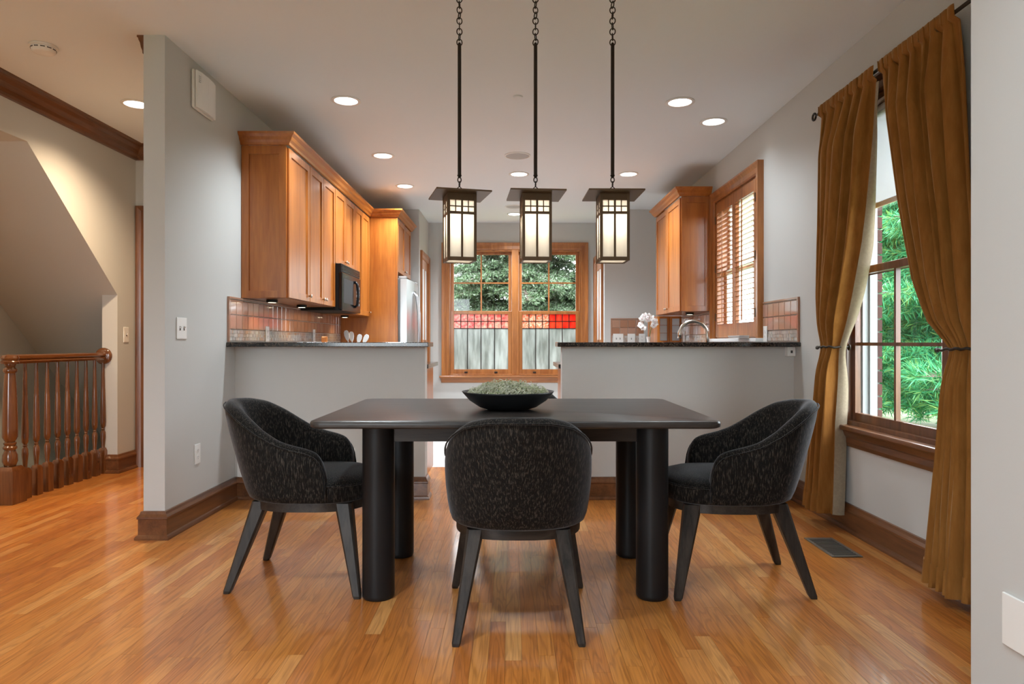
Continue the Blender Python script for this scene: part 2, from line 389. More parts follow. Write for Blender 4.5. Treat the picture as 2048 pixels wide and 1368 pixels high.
# baseboards
BP = [(0, 0), (.034, 0), (.034, .010), (.028, .021), (.020, .026), (.020, .108), (.025, .113), (.024, .122), (.014, .136), (.010, .150), (0, .152)]
fnF = lambda u, v, b: (u, v, b)
def baseboard(name, path, mat='trim_brown_y', label=None):
    return struct(MB().sweep(path, BP, fnF).build(name, mat), label)
baseboard('baseboard_left', [(-2.004, 5.8), (-2.004, 3.713), (XL, 3.713), (XL, YB), (-.593, YB), (-.593, YB+.115)][::1])
baseboard('baseboard_right', [(.34, YB+.115), (.34, YB), (XR, YB), (XR, 1.77)], 'trim_brown_y')
baseboard('baseboard_hall', [(-3.35, 5.58), (-3.225, 5.58), (-3.225, 5.85)])
baseboard('baseboard_near_right', [(1.19, 1.77), (1.19, -2.5)])
# crown in the hall
CP = [(0, 0), (.018, .004), (.024, .022), (.045, .040), (.062, .070), (.088, .088), (.094, .100), (.115, .104), (.115, .115), (0, .115)]
struct(MB().sweep([(-3.225, -2.4), (-3.225, 5.85), (-2.12, 5.85)], [(a, b+H-.115) for a, b in CP], fnF).build('trim_2', 'trim_brown_y'), 'brown crown moulding round the stair hall')
struct(MB().sweep([(-2.004, 5.85), (-2.004, 3.713)], [(a*.32, b*.9+H-.1035) for a, b in CP], fnF).build('trim_5', 'trim_brown_y'), 'slim brown crown on the hall side of the partition')

# ------------------------------------------------------------------ windows
CAS = [(0, 0), (0, .014), (.012, .020), (.05, .018), (.066, .024), (.080, .030), (.092, .030), (.092, 0)]   # casing profile: outward, proud
def rect(u0, u1, v0, v1): return [(u0, v0), (u0, v1), (u1, v1), (u1, v0)]
def pane_box(fn, u0, u1, v0, v1, t0, t1, name, mat, par):
    m = MB(); m.prism([(u0, v0), (u1, v0), (u1, v1), (u0, v1)], t0, t1, fn); return m.build(name, mat, par)
def frame_ring(m, fn, u0, u1, v0, v1, wu, wv0, wv1, t0, t1):
    for a in ((u0, u0+wu, v0, v1), (u1-wu, u1, v0, v1), (u0+wu, u1-wu, v0, v0+wv0), (u0+wu, u1-wu, v1-wv1, v1)):
        m.prism([(a[0], a[2]), (a[1], a[2]), (a[1], a[3]), (a[0], a[3])], t0, t1, fn)
# --- dining window in the right wall. u = y, v = z, t = depth outward from room face
fR = lambda u, v, t: (XR+t, u, v)
W1 = sthing('window_1', (XR, 3.5, .5), 'double-hung dark wood window beside the dining table')
y0, y1, z0, z1 = WIN_R
m = MB(); m.sweep([(y0, z0), (y0, z1), (y1, z1), (y1, z0)], [(-a, -b) for a, b in CAS], fR); m.build('casing', 'trim_brown_z', W1)
m = MB(); m.box(XR-.055, XR+.05, y0-.13, y1+.13, z0-.028, z0); m.build('window_stool', 'trim_brown_y', W1, bevel=.008)
m = MB(); m.sweep([(y0-.105, 0), (y1+.105, 0)], [(0, z0-.125), (.014, z0-.12), (.020, z0-.10), (.020, z0-.07), (.028, z0-.06), (.040, z0-.028), (0, z0-.028)], lambda u, v, b: (XR-v*0-0-(0), u, b) if False else (XR+v, u, b)); m.build('apron', 'trim_brown_y', W1)
m = MB(); frame_ring(m, fR, y0, y1, z0, z1, .022, .022, .03, .0, .075); m.build('inner_jamb', 'trim_brown_z', W1)
m = MB(); frame_ring(m, fR, y0, y1, z0, z1, .024, .03, .03, .075, .175)
for yy in (y1-.024, y0+.024):
    sg = -1 if yy > 3.5 else 1
    m.box(XR+.085, XR+.095, min(yy, yy+sg*.012), max(yy, yy+sg*.012), z0+.03, z1-.03); m.box(XR+.125, XR+.14, min(yy, yy+sg*.016), max(yy, yy+sg*.016), z0+.03, z1-.03)
m.build('outer_jamb', 'vinyl_white', W1)
def sash(par, fn, u0, u1, v0, v1, t0, t1, st, rb, rt, nu, nv, mat, name='sash', mw=.018):
    s_ = MB(); frame_ring(s_, fn, u0, u1, v0, v1, st, rb, rt, t0, t1); so = s_.build(name, mat, par, bevel=.004)
    gu0, gu1, gv0, gv1 = u0+st, u1-st, v0+rb, v1-rt; tm = (t0+t1)/2
    for i in range(1, nu):
        u = gu0+(gu1-gu0)*i/nu; pane_box(fn, u-mw/2, u+mw/2, gv0, gv1, t0+.004, t1-.004, 'muntin', mat, so)
    for j in range(1, nv):
        v = gv0+(gv1-gv0)*j/nv; pane_box(fn, gu0, gu1, v-mw/2, v+mw/2, t0+.005, t1-.005, 'muntin', mat, so)
    if nu*nv:
        for i in range(nu):
            for j in range(nv):
                pane_box(fn, gu0+(gu1-gu0)*i/nu, gu0+(gu1-gu0)*(i+1)/nu, gv0+(gv1-gv0)*j/nv, gv0+(gv1-gv0)*(j+1)/nv, tm-.002, tm+.002, 'pane', 'clear_glass', so)
    return so, (gu0, gu1, gv0, gv1)
sash(W1, fR, y0+.022, y1-.022, z0+.005, 1.487, .030, .062, .038, .065, .040, 2, 2, 'trim_brown_z')
sash(W1, fR, y0+.026, y1-.026, 1.450, z1-.03, .078, .108, .036, .036, .04, 1, 1, 'trim_brown_z')
# roller shade
rs = thing('roller_shade', 'white roller shade half lowered behind the gold curtains', 'shade', (XR, 3.48, 1.8))
MB().box(XR+.0665, XR+.0685, y0+.03, y1-.03, 1.815, z1-.045).build('shade_cloth', 'shade_fabric', rs)
MB().box(XR+.0625, XR+.0725, y0+.03, y1-.03, 1.80, 1.828).build('hem_bar', 'white_plastic', rs, bevel=.002)
MB().cyl((XR+.0675, y0+.03, z1-.035), (XR+.0675, y1-.03, z1-.035), .02).build('roller', 'shade_fabric', rs)
# --- kitchen shutter window
W2 = sthing('window_2', (XR, 5.85, 1.08), 'honey wood window with plantation shutters over the sink')
y0, y1, z0, z1 = WIN_K
MB().sweep([(y0, z0), (y0, z1), (y1, z1), (y1, z0)], [(-a, -b*1.6) for a, b in CAS], fR).build('casing', 'trim_honey_z', W2)
MB().box(XR-.07, XR+.04, y0-.11, y1+.11, z0-.03, z0).build('window_stool', 'white_paint', W2, bevel=.004)
m = MB(); frame_ring(m, fR, y0, y1, z0, z1, .02, .01, .02, 0, .11); m.build('jamb', 'trim_honey_z', W2)
sash(W2, fR, y0+.02, y1-.02, z0+.01, 1.74, .07, .10, .05, .06, .04, 1, 1, 'white_paint')
sash(W2, fR, y0+.02, y1-.02, 1.70, z1-.02, .10, .13, .05, .04, .05, 1, 1, 'white_paint')
for k in range(2):
    a = y0+.022 + k*(y1-y0-.044)/2; b = a+(y1-y0-.044)/2-.003
    sh = MB(); frame_ring(sh, fR, a, b, z0+.012, z1-.022, .045, .12, .09, -.022, .008); so = sh.build('shutter', 'trim_honey_z', W2, bevel=.003)
    nsl = 25; zz0, zz1 = z0+.012+.12, z1-.022-.09; src = None
    for i in range(nsl):
        z = zz0+(i+.5)*(zz1-zz0)/nsl
        if src is None:
            pr = [(.031*math.cos(2*PI*q/10), .0045*math.sin(2*PI*q/10)) for q in range(10)]
            src = MB().prism(pr, a+.046, b-.046, lambda u, v, t: (u, t, v)).build('louver_slat', 'trim_honey_y', so)
            o = src
        else:
            o = src.copy(); COL.objects.link(o); o.parent = so
        o.matrix_parent_inverse = Matrix.Translation(-W2.location); o.location = (XR-.007, 0, z); o.rotation_euler = (0, R(-5), 0)
        o.matrix_parent_inverse = Matrix.Identity(4)
    MB().box(XR-.048, XR-.040, (a+b)/2-.006, (a+b)/2+.006, zz0+.02, zz1-.02).build('tilt_rod', 'trim_honey_z', so)
    for zh in (1.3, 1.75, 2.2):
        yh = a if k == 0 else b
        MB().cyl((XR-.026, yh, zh-.035), (XR-.026, yh, zh+.035), .005, n=8).build('hinge', 'bronze', so)
# --- back window pair with art glass
fB = lambda u, v, t: (u, BY+t, v)
W3 = sthing('window_3', (.04, BY, .5), 'pair of honey wood double-hung windows with art glass at the kitchen end')
x0, x1, z0, z1 = WIN_B
MB().sweep([(x0, z0), (x0, z1), (x1, z1), (x1, z0)], [(-a*1.08, -b) for a, b in CAS], fB).build('casing', 'trim_honey_z', W3)
MB().box(x0-.13, x1+.13, BY-.06, BY+.04, z0-.028, z0).build('window_stool', 'trim_honey_x', W3, bevel=.008)
MB().sweep([(x0-.105, 0), (x1+.105, 0)], [(0, z0-.1), (.014, z0-.095), (.022, z0-.06), (.034, z0-.028), (0, z0-.028)], lambda u, v, b: (u, BY+v, b)).build('apron', 'trim_honey_x', W3)
m = MB(); frame_ring(m, fB, x0, x1, z0, z1, .02, .02, .02, 0, .11); m.box(-.0 -.005, .095, BY-.012, BY+.11, z0, z1)
m.build('mullion_frame', 'trim_honey_z', W3, bevel=.004)
for k, (a, b) in enumerate([(-.865, -.005), (.095, .945)]):
    sash(W3, fB, a, b, 1.475, z1-.02, .075, .105, .045, .03, .04, 2, 2, 'trim_honey_z', mw=.02)
    so, (gu0, gu1, gv0, gv1) = sash(W3, fB, a, b, z0+.012, 1.505, .03, .065, .05, .075, .045, 0, 0, 'trim_honey_z')
    lead = MB(); cw = (gu1-gu0)/8; rh = .1; rows = [gv1-rh, gv1-2*rh]
    for i in range(1, 8):
        lo = rows[1] if i % 2 else gv0
        lead.box(gu0+i*cw-.005, gu0+i*cw+.005, BY+.038, BY+.056, lo, gv1)
    for v in rows: lead.box(gu0, gu1, BY+.039, BY+.055, v-.005, v+.005)
    lead.build('lead_came', 'iron', so)
    for i in range(8):
        for r_ in rows:
            mt = ('art_rose' if k == 0 else ('art_swirl' if i < 4 else 'art_red'))
            MB().box(gu0+i*cw, gu0+(i+1)*cw, BY+.044, BY+.049, r_, r_+rh).build('glass_square', mt, so)
    for i in range(4):
        MB().box(gu0+2*i*cw, gu0+2*(i+1)*cw, BY+.044, BY+.049, gv0, rows[1]).build('glass_pane', 'art_white', so)
    for xx in (a+.22, b-.22):
        MB().box(xx-.022, xx+.022, BY+.012, BY+.03, z0+.035, z0+.055).build('sash_lift', 'iron', so, bevel=.003)
# --- doors
def door_x(name, xface, ya, yb, ztop, sgn, label):
    # door in an x-facing wall: sgn = +1 room lies on +x side
    D = sthing(name, (xface, (ya+yb)/2, 0), label); f = lambda u, v, t: (xface+sgn*t, u, v)
    MB().sweep([(ya, 0), (ya, ztop), (yb, ztop), (yb, 0)], [(-a, b) for a, b in CAS], f).build('casing', 'trim_honey_z', D)
    m = MB(); frame_ring(m, f, ya, yb, .01, ztop, .11, .2, .12, -.02, .006)
    m.prism(rect((ya+yb)/2-.04, (ya+yb)/2+.04, .2, ztop-.1), -.02, .006, f); m.prism(rect(ya+.1, yb-.1, .95, 1.1), -.02, .006, f)
    d = m.build('door_leaf', 'trim_honey_z', D, bevel=.004)
    MB().prism(rect(ya+.05, yb-.05, .05, ztop-.05), -.02, -.008, f).build('door_panel', 'trim_honey_z', d)
    for zh in (.3, 1.15, 1.95):
        MB().cyl(f(ya, zh-.045, .012), f(ya, zh+.045, .012), .007, n=8).build('hinge', 'bronze', d)
door_x('door_1', BX0, YF+.19, BY-.12, 2.15, 1, 'honey wood panelled door past the refrigerator')
door_x('door_2', BX1, YF+.19, BY-.12, 2.15, -1, 'honey wood panelled door opposite the refrigerator')
D3 = sthing('door_3', (-2.7, 5.85, 0), 'dark brown door at the back of the stair hall')
fD = lambda u, v, t: (u, 5.85-t, v)
MB().sweep([(-3.12, 0), (-3.12, 2.14), (-2.2, 2.14), (-2.2, 0)], [(-a, b) for a, b in CAS], fD).build('casing', 'trim_brown_z', D3)
m = MB(); frame_ring(m, fD, -3.12, -2.2, .01, 2.14, .11, .2, .12, -.01, .008); m.prism(rect(-3.05, -2.25, .05, 2.1), -.01, -.0, fD); m.build('door_leaf', 'trim_brown_z', D3, bevel=.004)

# ------------------------------------------------------------------ recessed lights and ceiling fittings
def at_ceiling(px, py):
    s = (684-py)/(H-1.07); return (px-1024)/s, 1365.33/s
proto = None
for px, py, lab in [(692, 201, 'recessed downlight nearest the tall white wall box'), (1360, 204, 'recessed downlight over the table end by the window'), (1427, 243, 'recessed downlight nearest the shuttered window'),
                    (766, 311, 'recessed downlight before the first wall cabinet'), (1038, 348, 'recessed downlight just past the larger ceiling speaker'), (1257, 348, 'recessed downlight over the sink run'),
                    (810, 372, 'recessed downlight in front of the microwave'), (1029, 428, 'recessed downlight nearest the art glass windows'), (273, 208, 'recessed downlight in the stair hall ceiling')]:
    x, y = at_ceiling(px, py)
    if proto is None:
        proto = thing('recessed_light', lab, 'ceiling light', (x, y, H), 0, 'recessed ceiling downlights')
        smooth_angle(MB().lathe([(.078, -.0005), (.100, -.0005), (.102, -.004), (.096, -.007), (.080, -.006), (.078, -.0005)], n=36, caps=False).build('trim_ring', 'white_plastic', proto, local=True))
        MB().lathe([(.079, -.003), (.001, -.0035)], n=36).build('lens', 'downlight_glow', proto, local=True)
        r = proto
    else: r = dup(proto, (x, y, H), 0, lab)
    ld = bpy.data.lights.new('downlight', 'SPOT'); ld.energy = DOWNLIGHT_W*({1427: .12, 1360: .35, 273: 1.15, 692: .8, 1029: 1.3}.get(px, 1)); ld.spot_size = R(140); ld.spot_blend = 1; ld.shadow_soft_size = .07
    ld.color = (.84, .94, 1) if px > 300 else (1, .72, .45)
    lo = bpy.data.objects.new('downlight_lamp', ld); COL.objects.link(lo); lo.parent = r; lo.location = (0, 0, -.012)
for loc, en, colr, lab in [((-3.8, 3.55, 2.405), 95, (1, .80, .58), 'added unseen downlight over the stair landing'),  # added out-of-frame lamp to brighten the dark stair soffit
                           ((-1.0, 1.45, H), 100, (.80, .92, 1), 'added unseen downlight in the living room ceiling before the partition wall'),  # this and the next two: out-of-frame lamps added as fill for the dining end
                           ((.35, 1.15, H), 70, (.80, .92, 1), 'added unseen downlight in the living room ceiling near the pale wall end'),
                           ((-.4, -.6, H), 70, (.80, .92, 1), 'added unseen downlight over the middle of the living room')]:
    r = dup(proto, loc, 0, lab)
    ld = bpy.data.lights.new('downlight', 'SPOT'); ld.energy = en; ld.spot_size = R(140); ld.spot_blend = 1; ld.shadow_soft_size = .07; ld.color = colr
    lo = bpy.data.objects.new('downlight_lamp', ld); COL.objects.link(lo); lo.parent = r; lo.location = (0, 0, -.012)
for px, py, rad, lab in [(1035, 311, .118, 'larger round grey ceiling speaker between the pendants'), (1029, 413, .118, 'round grey ceiling speaker nearest the art glass windows')]:
    x, y = at_ceiling(px, py); t = thing('ceiling_speaker', lab, 'speaker', (x, y, H), 0, 'ceiling speakers')
    smooth_angle(MB().lathe([(rad*.86, -.0005), (rad, -.0005), (rad, -.005), (rad*.9, -.008), (rad*.86, -.0005)], n=36, caps=False).build('rim', 'white_plastic', t, local=True))
    MB().lathe([(rad*.87, -.003), (rad*.4, -.0055), (.001, -.006)], n=36).build('grille', 'speaker_grille', t, local=True)
x, y = at_ceiling(1036, 193)
tag(MB().lathe([(.001, -.012), (.02, -.012), (.03, -.008), (.034, -.0005), (.001, -.0005)], (x, y, H), 20).build('sprinkler_cap', 'ceiling_paint', smooth=False), 'small pale round sprinkler cap on the ceiling', 'sprinkler')
x, y = at_ceiling(87, 92)
t = thing('smoke_detector', 'white round smoke detector on the hall ceiling', 'detector', (x, y, H))
smooth_angle(MB().lathe([(.001, -.001), (.072, -.001), (.072, -.010), (.066, -.012), (.001, -.012)], n=32).build('mount_plate', 'white_plastic', t, local=True))
smooth_angle(MB().lathe([(.001, -.042), (.045, -.042), (.056, -.036), (.064, -.016), (.062, -.013), (.001, -.013)], n=32).build('cover', 'white_plastic', t, local=True))
m = MB()
for k in range(12): a = 2*PI*k/12; m.M = Matrix.Rotation(a, 4, 'Z'); m.box(.0595, .0625, -.011, .011, -.024, -.019)
m.build('slots', 'slot_dark', t, local=True)

# ------------------------------------------------------------------ pendants
def small_mesh(mb, name, mat): o = mb.build(name, mat, None); return o
def pendant(x, y, rz, lab):
    t = thing('pendant_lantern', lab, 'pendant light', (x, y, H), rz, 'lantern pendants over the table')
    zb, zt, hw = 1.439-H, 1.752-H, .061
    smooth_angle(MB().lathe([(.001, -.001), (.06, -.001), (.06, -.012), (.045, -.024), (.012, -.028), (.001, -.028)], n=28).build('canopy', 'iron', t, local=True))
    ring = [(.0125*math.cos(2*PI*k/14), 0, .0155*math.sin(2*PI*k/14)) for k in range(14)]
    src = None; z = -.040
    i = 0
    while z > 2.452-H:
        if src is None: src = MB().tube(ring, .0026, 6, closed=True).build('chain_link', 'iron', t, smooth=True, local=True); o = src
        else: o = src.copy(); COL.objects.link(o)
        o.location = (0, 0, z); o.rotation_euler = (0, R(8*(-1)**i), R(90*(i % 2)+random.uniform(-25, 25))); z -= .0248; i += 1
    smooth_angle(MB().lathe([(.003, 2.452-H), (.006, 2.448-H), (.0085, 2.442-H), (.0085, 1.842-H), (.011, 1.838-H), (.006, 1.830-H), (.003, 1.826-H)], n=14).build('rod', 'iron', t, local=True))
    MB().tube([(0, .010*math.sin(2*PI*k/12), 1.798-H+.0125*math.cos(2*PI*k/12)) for k in range(12)], .0026, 6, closed=True).build('hook_ring', 'iron', t, smooth=True, local=True)
    MB().tube([(.008*math.sin(2*PI*k/12), 0, 1.818-H+.0125*math.cos(2*PI*k/12)) for k in range(12)], .0026, 6, closed=True).build('hook_ring', 'iron', t, smooth=True, local=True)
    MB().tube([(-.026, 0, zt+.006), (-.012, 0, zt+.024), (0, 0, zt+.036), (.012, 0, zt+.024), (.026, 0, zt+.006)], .0025, 6).build('bail', 'iron', t, smooth=True, local=True)
    h = MB(); W = .125
    h.loft([[(-q, -q, zz), (q, -q, zz), (q, q, zz), (-q, q, zz)] for q, zz in ((W, zt-.008), (W, zt-.001), (.02, zt+.008))]); h.build('lantern_cap', 'bronze', t, local=True)
    f = MB()
    for sx in (-1, 1):
        for sy in (-1, 1): f.box(sx*hw-.006, sx*hw+.006, sy*hw-.006, sy*hw+.006, zb, zt-.008)
    zsep = zt-.098
    psrc = {}
    def pput(key, mb_fn, M):
        if key not in psrc: psrc[key] = mb_fn().build('glass_pane', 'lantern_glass', t, local=True); o = psrc[key]
        else: o = psrc[key].copy(); COL.objects.link(o)
        o.matrix_local = M
    for q in range(4):
        f.M = Matrix.Rotation(q*PI/2, 4, 'Z'); y_ = -hw
        f.box(-hw, hw, y_-.004, y_+.003, zb, zb+.017); f.box(-hw, hw, y_-.004, y_+.003, zt-.040, zt-.008); f.box(-hw, hw, y_-.004, y_+.003, zsep-.005, zsep+.007)
        f.box(-.0045, .0045, y_-.005, y_+.003, zb, zt-.03)
        for xx in (-.029, .029): f.box(xx-.0022, xx+.0022, y_-.004, y_+.002, zsep, zt-.03)
        f.box(-hw, hw, y_-.004, y_+.002, zsep+.0275, zsep+.0325)
        M4 = Matrix.Rotation(q*PI/2, 4, 'Z')
        for sx in (-1, 1):
            pput('tall', lambda: MB().box(-.0265, .0265, -.0015, .0015, zb+.015, zsep-.003), M4 @ Matrix.Translation((sx*.030, y_-.0005, 0)))
            for i2 in (-1, 1):
                for j in (0, 1): pput('sq', lambda: MB().box(-.0125, .0125, -.0015, .0015, 0, .025), M4 @ Matrix.Translation((sx*.029+i2*.0135, y_-.0005, zsep+.004+j*.027)))
    f.M = None
    f.build('lantern_frame', 'bronze', t, local=True, fix=False)
    MB().box(-hw+.004, hw-.004, -hw+.004, hw-.004, zb+.004, zb+.007).build('base_glass', 'lantern_glass', t, local=True)
    smooth_angle(MB().lathe([(.001, zt-.012), (.012, zt-.012), (.012, zt-.05), (.001, zt-.05)], n=12).build('socket', 'iron', t, local=True))
    ld = bpy.data.lights.new('bulb', 'POINT'); ld.energy = .85; ld.color = (1, .91, .78); ld.shadow_soft_size = .022
    lo = bpy.data.objects.new('bulb_lamp', ld); COL.objects.link(lo); lo.parent = t; lo.location = (0, 0, zt-.125)
random.seed(2)
pendant(-.2425, 3.15, R(15), 'bronze lantern pendant with white glass turned most from the others')
pendant(.1085, 3.15, R(4.6), 'bronze lantern pendant with white glass hanging between the other two')
pendant(.464, 3.15, R(1.1), 'bronze lantern pendant with white glass nearest the curtained window')

# ------------------------------------------------------------------ dining table
tb = thing('dining_table', 'black oak dining table on four thick round legs', 'table', (.013, 3.155, 0))
hw, hd = .802, .533
def rrect(w_, d_, r_, n=6):
    out = []
    for cx, cy, a0 in ((w_-r_, d_-r_, 0), (-w_+r_, d_-r_, 90), (-w_+r_, -d_+r_, 180), (w_-r_, -d_+r_, 270)):
        for k in range(n+1): a = R(a0+90*k/n); out.append((cx+r_*math.cos(a), cy+r_*math.sin(a)))
    return out
m = MB(); m.loft([[(x, y, z) for x, y in rrect(hw+o_, hd+o_, .05)] for o_, z in ((-.010, .735), (-.001, .741), (0, .748), (0, .756), (-.003, .762), (-.010, .765))]); smooth_angle(m.build('table_top', 'table_top', tb, local=True), 35)
m = MB()
for y in (-.275, .275): m.box(-.55, .55, y-.018, y+.018, .653, .735)
for x in (-.574, .574): m.box(x-.018, x+.018, -.25, .25, .653, .735)
m.build('apron', 'espresso_x', tb, local=True)
src = None
for x in (-.574, .576):
    for y in (-.285, .275):
        if src is None:
            src = MB().lathe([(.001, 0), (.060, 0), (.0665, .008), (.067, .02), (.067, .735), (.001, .735)], n=40).build('leg', 'table_leg_black', tb, local=True); smooth_angle(src, 50); o = src
        else: o = src.copy(); COL.objects.link(o)
        o.location = (x, y, 0)
# bowl of moss
bx, by_ = -.018*1, 3.10
bo = MB().lathe([(.001, 0), (.09, 0), (.13, .012), (.175, .042), (.205, .076), (.2095, .082), (.206, .083), (.200, .076), (.168, .045), (.12, .018), (.001, .010)], (bx*1-.024+.024, by_, .765), 48).build('bowl', 'bowl_black', smooth=True)
tag(bo, 'wide shallow black bowl filled with grey moss on the dining table', 'bowl')
rng = np.random.default_rng(5)
mm = MB()
for i in range(1500):
    a = rng.uniform(0, 2*PI); r = .176*math.sqrt(rng.uniform(0, 1)); hgt = .765+.064+.062*(1-(r/.185)**2)**.7*rng.uniform(.25, 1)
    c = Vector((bx+r*math.cos(a), by_+r*math.sin(a), hgt)); ph = rng.uniform(0, 6.28); R0 = rng.uniform(.006, .014)
    ax = Vector(rng.normal(size=3)).normalized(); b1 = ax.orthogonal().normalized(); b2 = ax.cross(b1)
    mm.tube([c + b1*R0*math.cos(ph+k*.95) + b2*R0*math.sin(ph+k*.95) + ax*.004*k for k in range(5)], .0015, 3, caps=False)
mo = mm.build('moss', 'moss_grey', None, fix=False); tag(mo, 'curly grey green moss heaped in the black bowl', 'moss', kind='stuff')

# ------------------------------------------------------------------ tub chairs
def plan_outline(hwid, yb, yf, n, expo=2.7):
    cy = (yb+yf)/2; ry = (yf-yb)/2; out = []
    for k in range(n):
        a = 2*PI*k/n; c, s = math.cos(a), math.sin(a)
        out.append((hwid*math.copysign(abs(c)**(2/expo), c), cy+ry*math.copysign(abs(s)**(2/expo), s)))
    return out
def make_chair(lab):
    t = thing('dining_chair', lab, 'chair', (0, 0, 0), 0, 'tub chairs round the dining table')
    # shell path: right arm front -> back -> left arm front
    half = []
    ya = -.04; wd = .268; yb = -.262
    for k in range(25):
        a = PI/2*k/24; c, s = math.cos(a), math.sin(a)          # back centre -> side
        half.append((wd*s**(2/2.2) if s > 0 else 0, ya-(ya-yb)*(c**(2/2.2) if c > 0 else 0)))
    for k in range(1, 9): half.append((wd-.004*k/8, ya+.185*k/8))
    P = [Vector(p) for p in half]; L_ = [0]
    for i in range(1, len(P)): L_.append(L_[-1]+(P[i]-P[i-1]).length)
    N = 26; fr = [1-(1-i/(N-1))**1.0 for i in range(N)]
    fr = list(np.unique(np.concatenate([np.linspace(0, .9, 20), np.linspace(.92, 1, 7)])))
    hs = [0, .15, .28, .40, .52, .64, .76, .88, .93, .965, .985, 1.0]; hz = [.817, .812, .792, .750, .700, .660, .638, .622, .606, .580, .550, .500]
    full = []
    for sgn, seq in ((1, fr[::-1]), (-1, fr[1:])):
        for q in seq:
            l = q*L_[-1]; x = np.interp(l, L_, [p.x for p in P]); y = np.interp(l, L_, [p.y for p in P])
            e = .01; x2 = np.interp(min(l+e, L_[-1]), L_, [p.x for p in P]); y2 = np.interp(min(l+e, L_[-1]), L_, [p.y for p in P])
            x1 = np.interp(max(l-e, 0), L_, [p.x for p in P]); y1 = np.interp(max(l-e, 0), L_, [p.y for p in P])
            if l-e < 0: x1 = -x2; y1 = y2
            d = Vector((x2-x1, y2-y1)).normalized(); n = Vector((-d.y*-1, -d.x))     # outward
            full.append((q, sgn, Vector((x, y)), n))
    rings = []; crest = []
    for q, sgn, p, n in full:
        h = np.interp(q, hs, hz); lean = .105*max(0, 1-q*1.7)+.032; th = .084-.012*min(1, q*1.2)
        def pt(off, z, q=q):
            k = lean*max(0, z-.39)/.42
            v = p + n*(k-off); return (sgn*v.x, v.y, z)
        zb = .388; mid = (zb+h)/2
        rings.append([pt(.02, zb), pt(.004, zb+.015), pt(-.004, mid), pt(0, h-.046), pt(.012, h-.015), pt(th*.5, h), pt(th-.014, h-.014), pt(th, h-.044), pt(th+.004, mid), pt(th, zb+.02), pt(th-.02, zb)])
        crest.append(pt(.005, h-.024))
    o = MB().loft(rings).build('shell', 'chenille', t, local=True, smooth=True)
    md = o.modifiers.new('sub', 'SUBSURF'); md.levels = 1; md.render_levels = 1
    end = [(crest[0][0], crest[0][1]+.002, z) for z in (.40, .45)]; end2 = [(crest[-1][0], crest[-1][1]+.002, z) for z in (.45, .40)]
    MB().tube(end+crest+end2, .0035, 6).build('piping', 'chenille', t, local=True, smooth=True)
    ol = plan_outline(.262, -.235, .315, 44)
    def ring(sc, z): return [(x*sc, .04+(y-.04)*sc, z) for x, y in ol]
    o = MB().loft([ring(.93, .386), ring(.985, .392), ring(1.0, .42), ring(1.0, .448), ring(.985, .462), ring(.93, .474), ring(.75, .490), ring(.4, .500), ring(.05, .502)]).build('seat_cushion', 'chenille', t, local=True, smooth=True)
    MB().tube(ring(.992, .459), .004, 6, closed=True).build('piping', 'chenille', t, local=True, smooth=True)
    smooth_angle(MB().loft([ring(.86, .350), ring(.93, .350), ring(.93, .388), ring(.86, .388)]).build('seat_ring', 'espresso_x', t, local=True), 50)
    for sx in (-1, 1):
        for (tx, ty, bx_, by2) in ((.158, -.158, .222, -.285), (.192, .208, .272, .285)):
            g = MB(); rr = []
            for z, k in ((0, 0), (.012, .035), (.383, 1)):
                cx, cy = bx_+(tx-bx_)*k, by2+(ty-by2)*k; wx = .015+(.032-.015)*k - (.003 if z == 0 else 0); wy = .016+(.036-.016)*k - (.003 if z == 0 else 0)
                c_ = .3
                rr.append([(sx*(cx+u*wx), cy+v*wy, z) for u, v in ((-1, -1+c_), (-1+c_, -1), (1-c_, -1), (1, -1+c_), (1, 1-c_), (1-c_, 1), (-1+c_, 1), (-1, 1-c_))])
            g.loft(rr); g.build('leg', 'espresso_z', t, local=True)
    return t
ch = make_chair('dark chenille tub chair with its back to the open side of the table')
ch.location = (.024, 2.69, 0); ch.rotation_euler = (0, 0, 0)
dup(ch, (-.925, 3.125, 0), R(-91), 'dark chenille tub chair beside the white partition wall')
dup(ch, (.985, 3.085, 0), R(87), 'dark chenille tub chair beside the curtained window')
dup(ch, (.03, 3.71, 0), R(180), 'dark chenille tub chair facing out from the kitchen side of the table')

# ------------------------------------------------------------------ curtains, rod, holdbacks
rod = thing('curtain_rod', 'dark iron curtain rod with twisted loop finial above the dining window', 'curtain rod', (1.84, 3.45, 2.44))
MB().cyl((1.84, 2.66, 2.44), (1.84, 4.10, 2.44), .0085, n=14).build('pole', 'iron', rod, smooth=True)
fin = [(1.84, 4.10+.005*k, 2.44) for k in range(3)] + [(1.84, 4.135+.022*(1-math.cos(a)), 2.44+.020*math.sin(a)) for a in np.linspace(0, 2*PI, 14)]
MB().tube(fin, .0065, 8).build('finial', 'iron', rod, smooth=True)
fin = [(1.84, 2.66-.005*k, 2.44) for k in range(3)] + [(1.84, 2.625-.022*(1-math.cos(a)), 2.44+.020*math.sin(a)) for a in np.linspace(0, 2*PI, 14)]
MB().tube(fin, .0065, 8).build('finial', 'iron', rod, smooth=True)
for y in (4.085, 2.69):
    MB().tube([(1.84, y, 2.44), (1.87, y, 2.428), (1.912, y, 2.435)], .006, 8).box(1.910, 1.921, y-.014, y+.014, 2.39, 2.48).build('bracket', 'iron', rod)
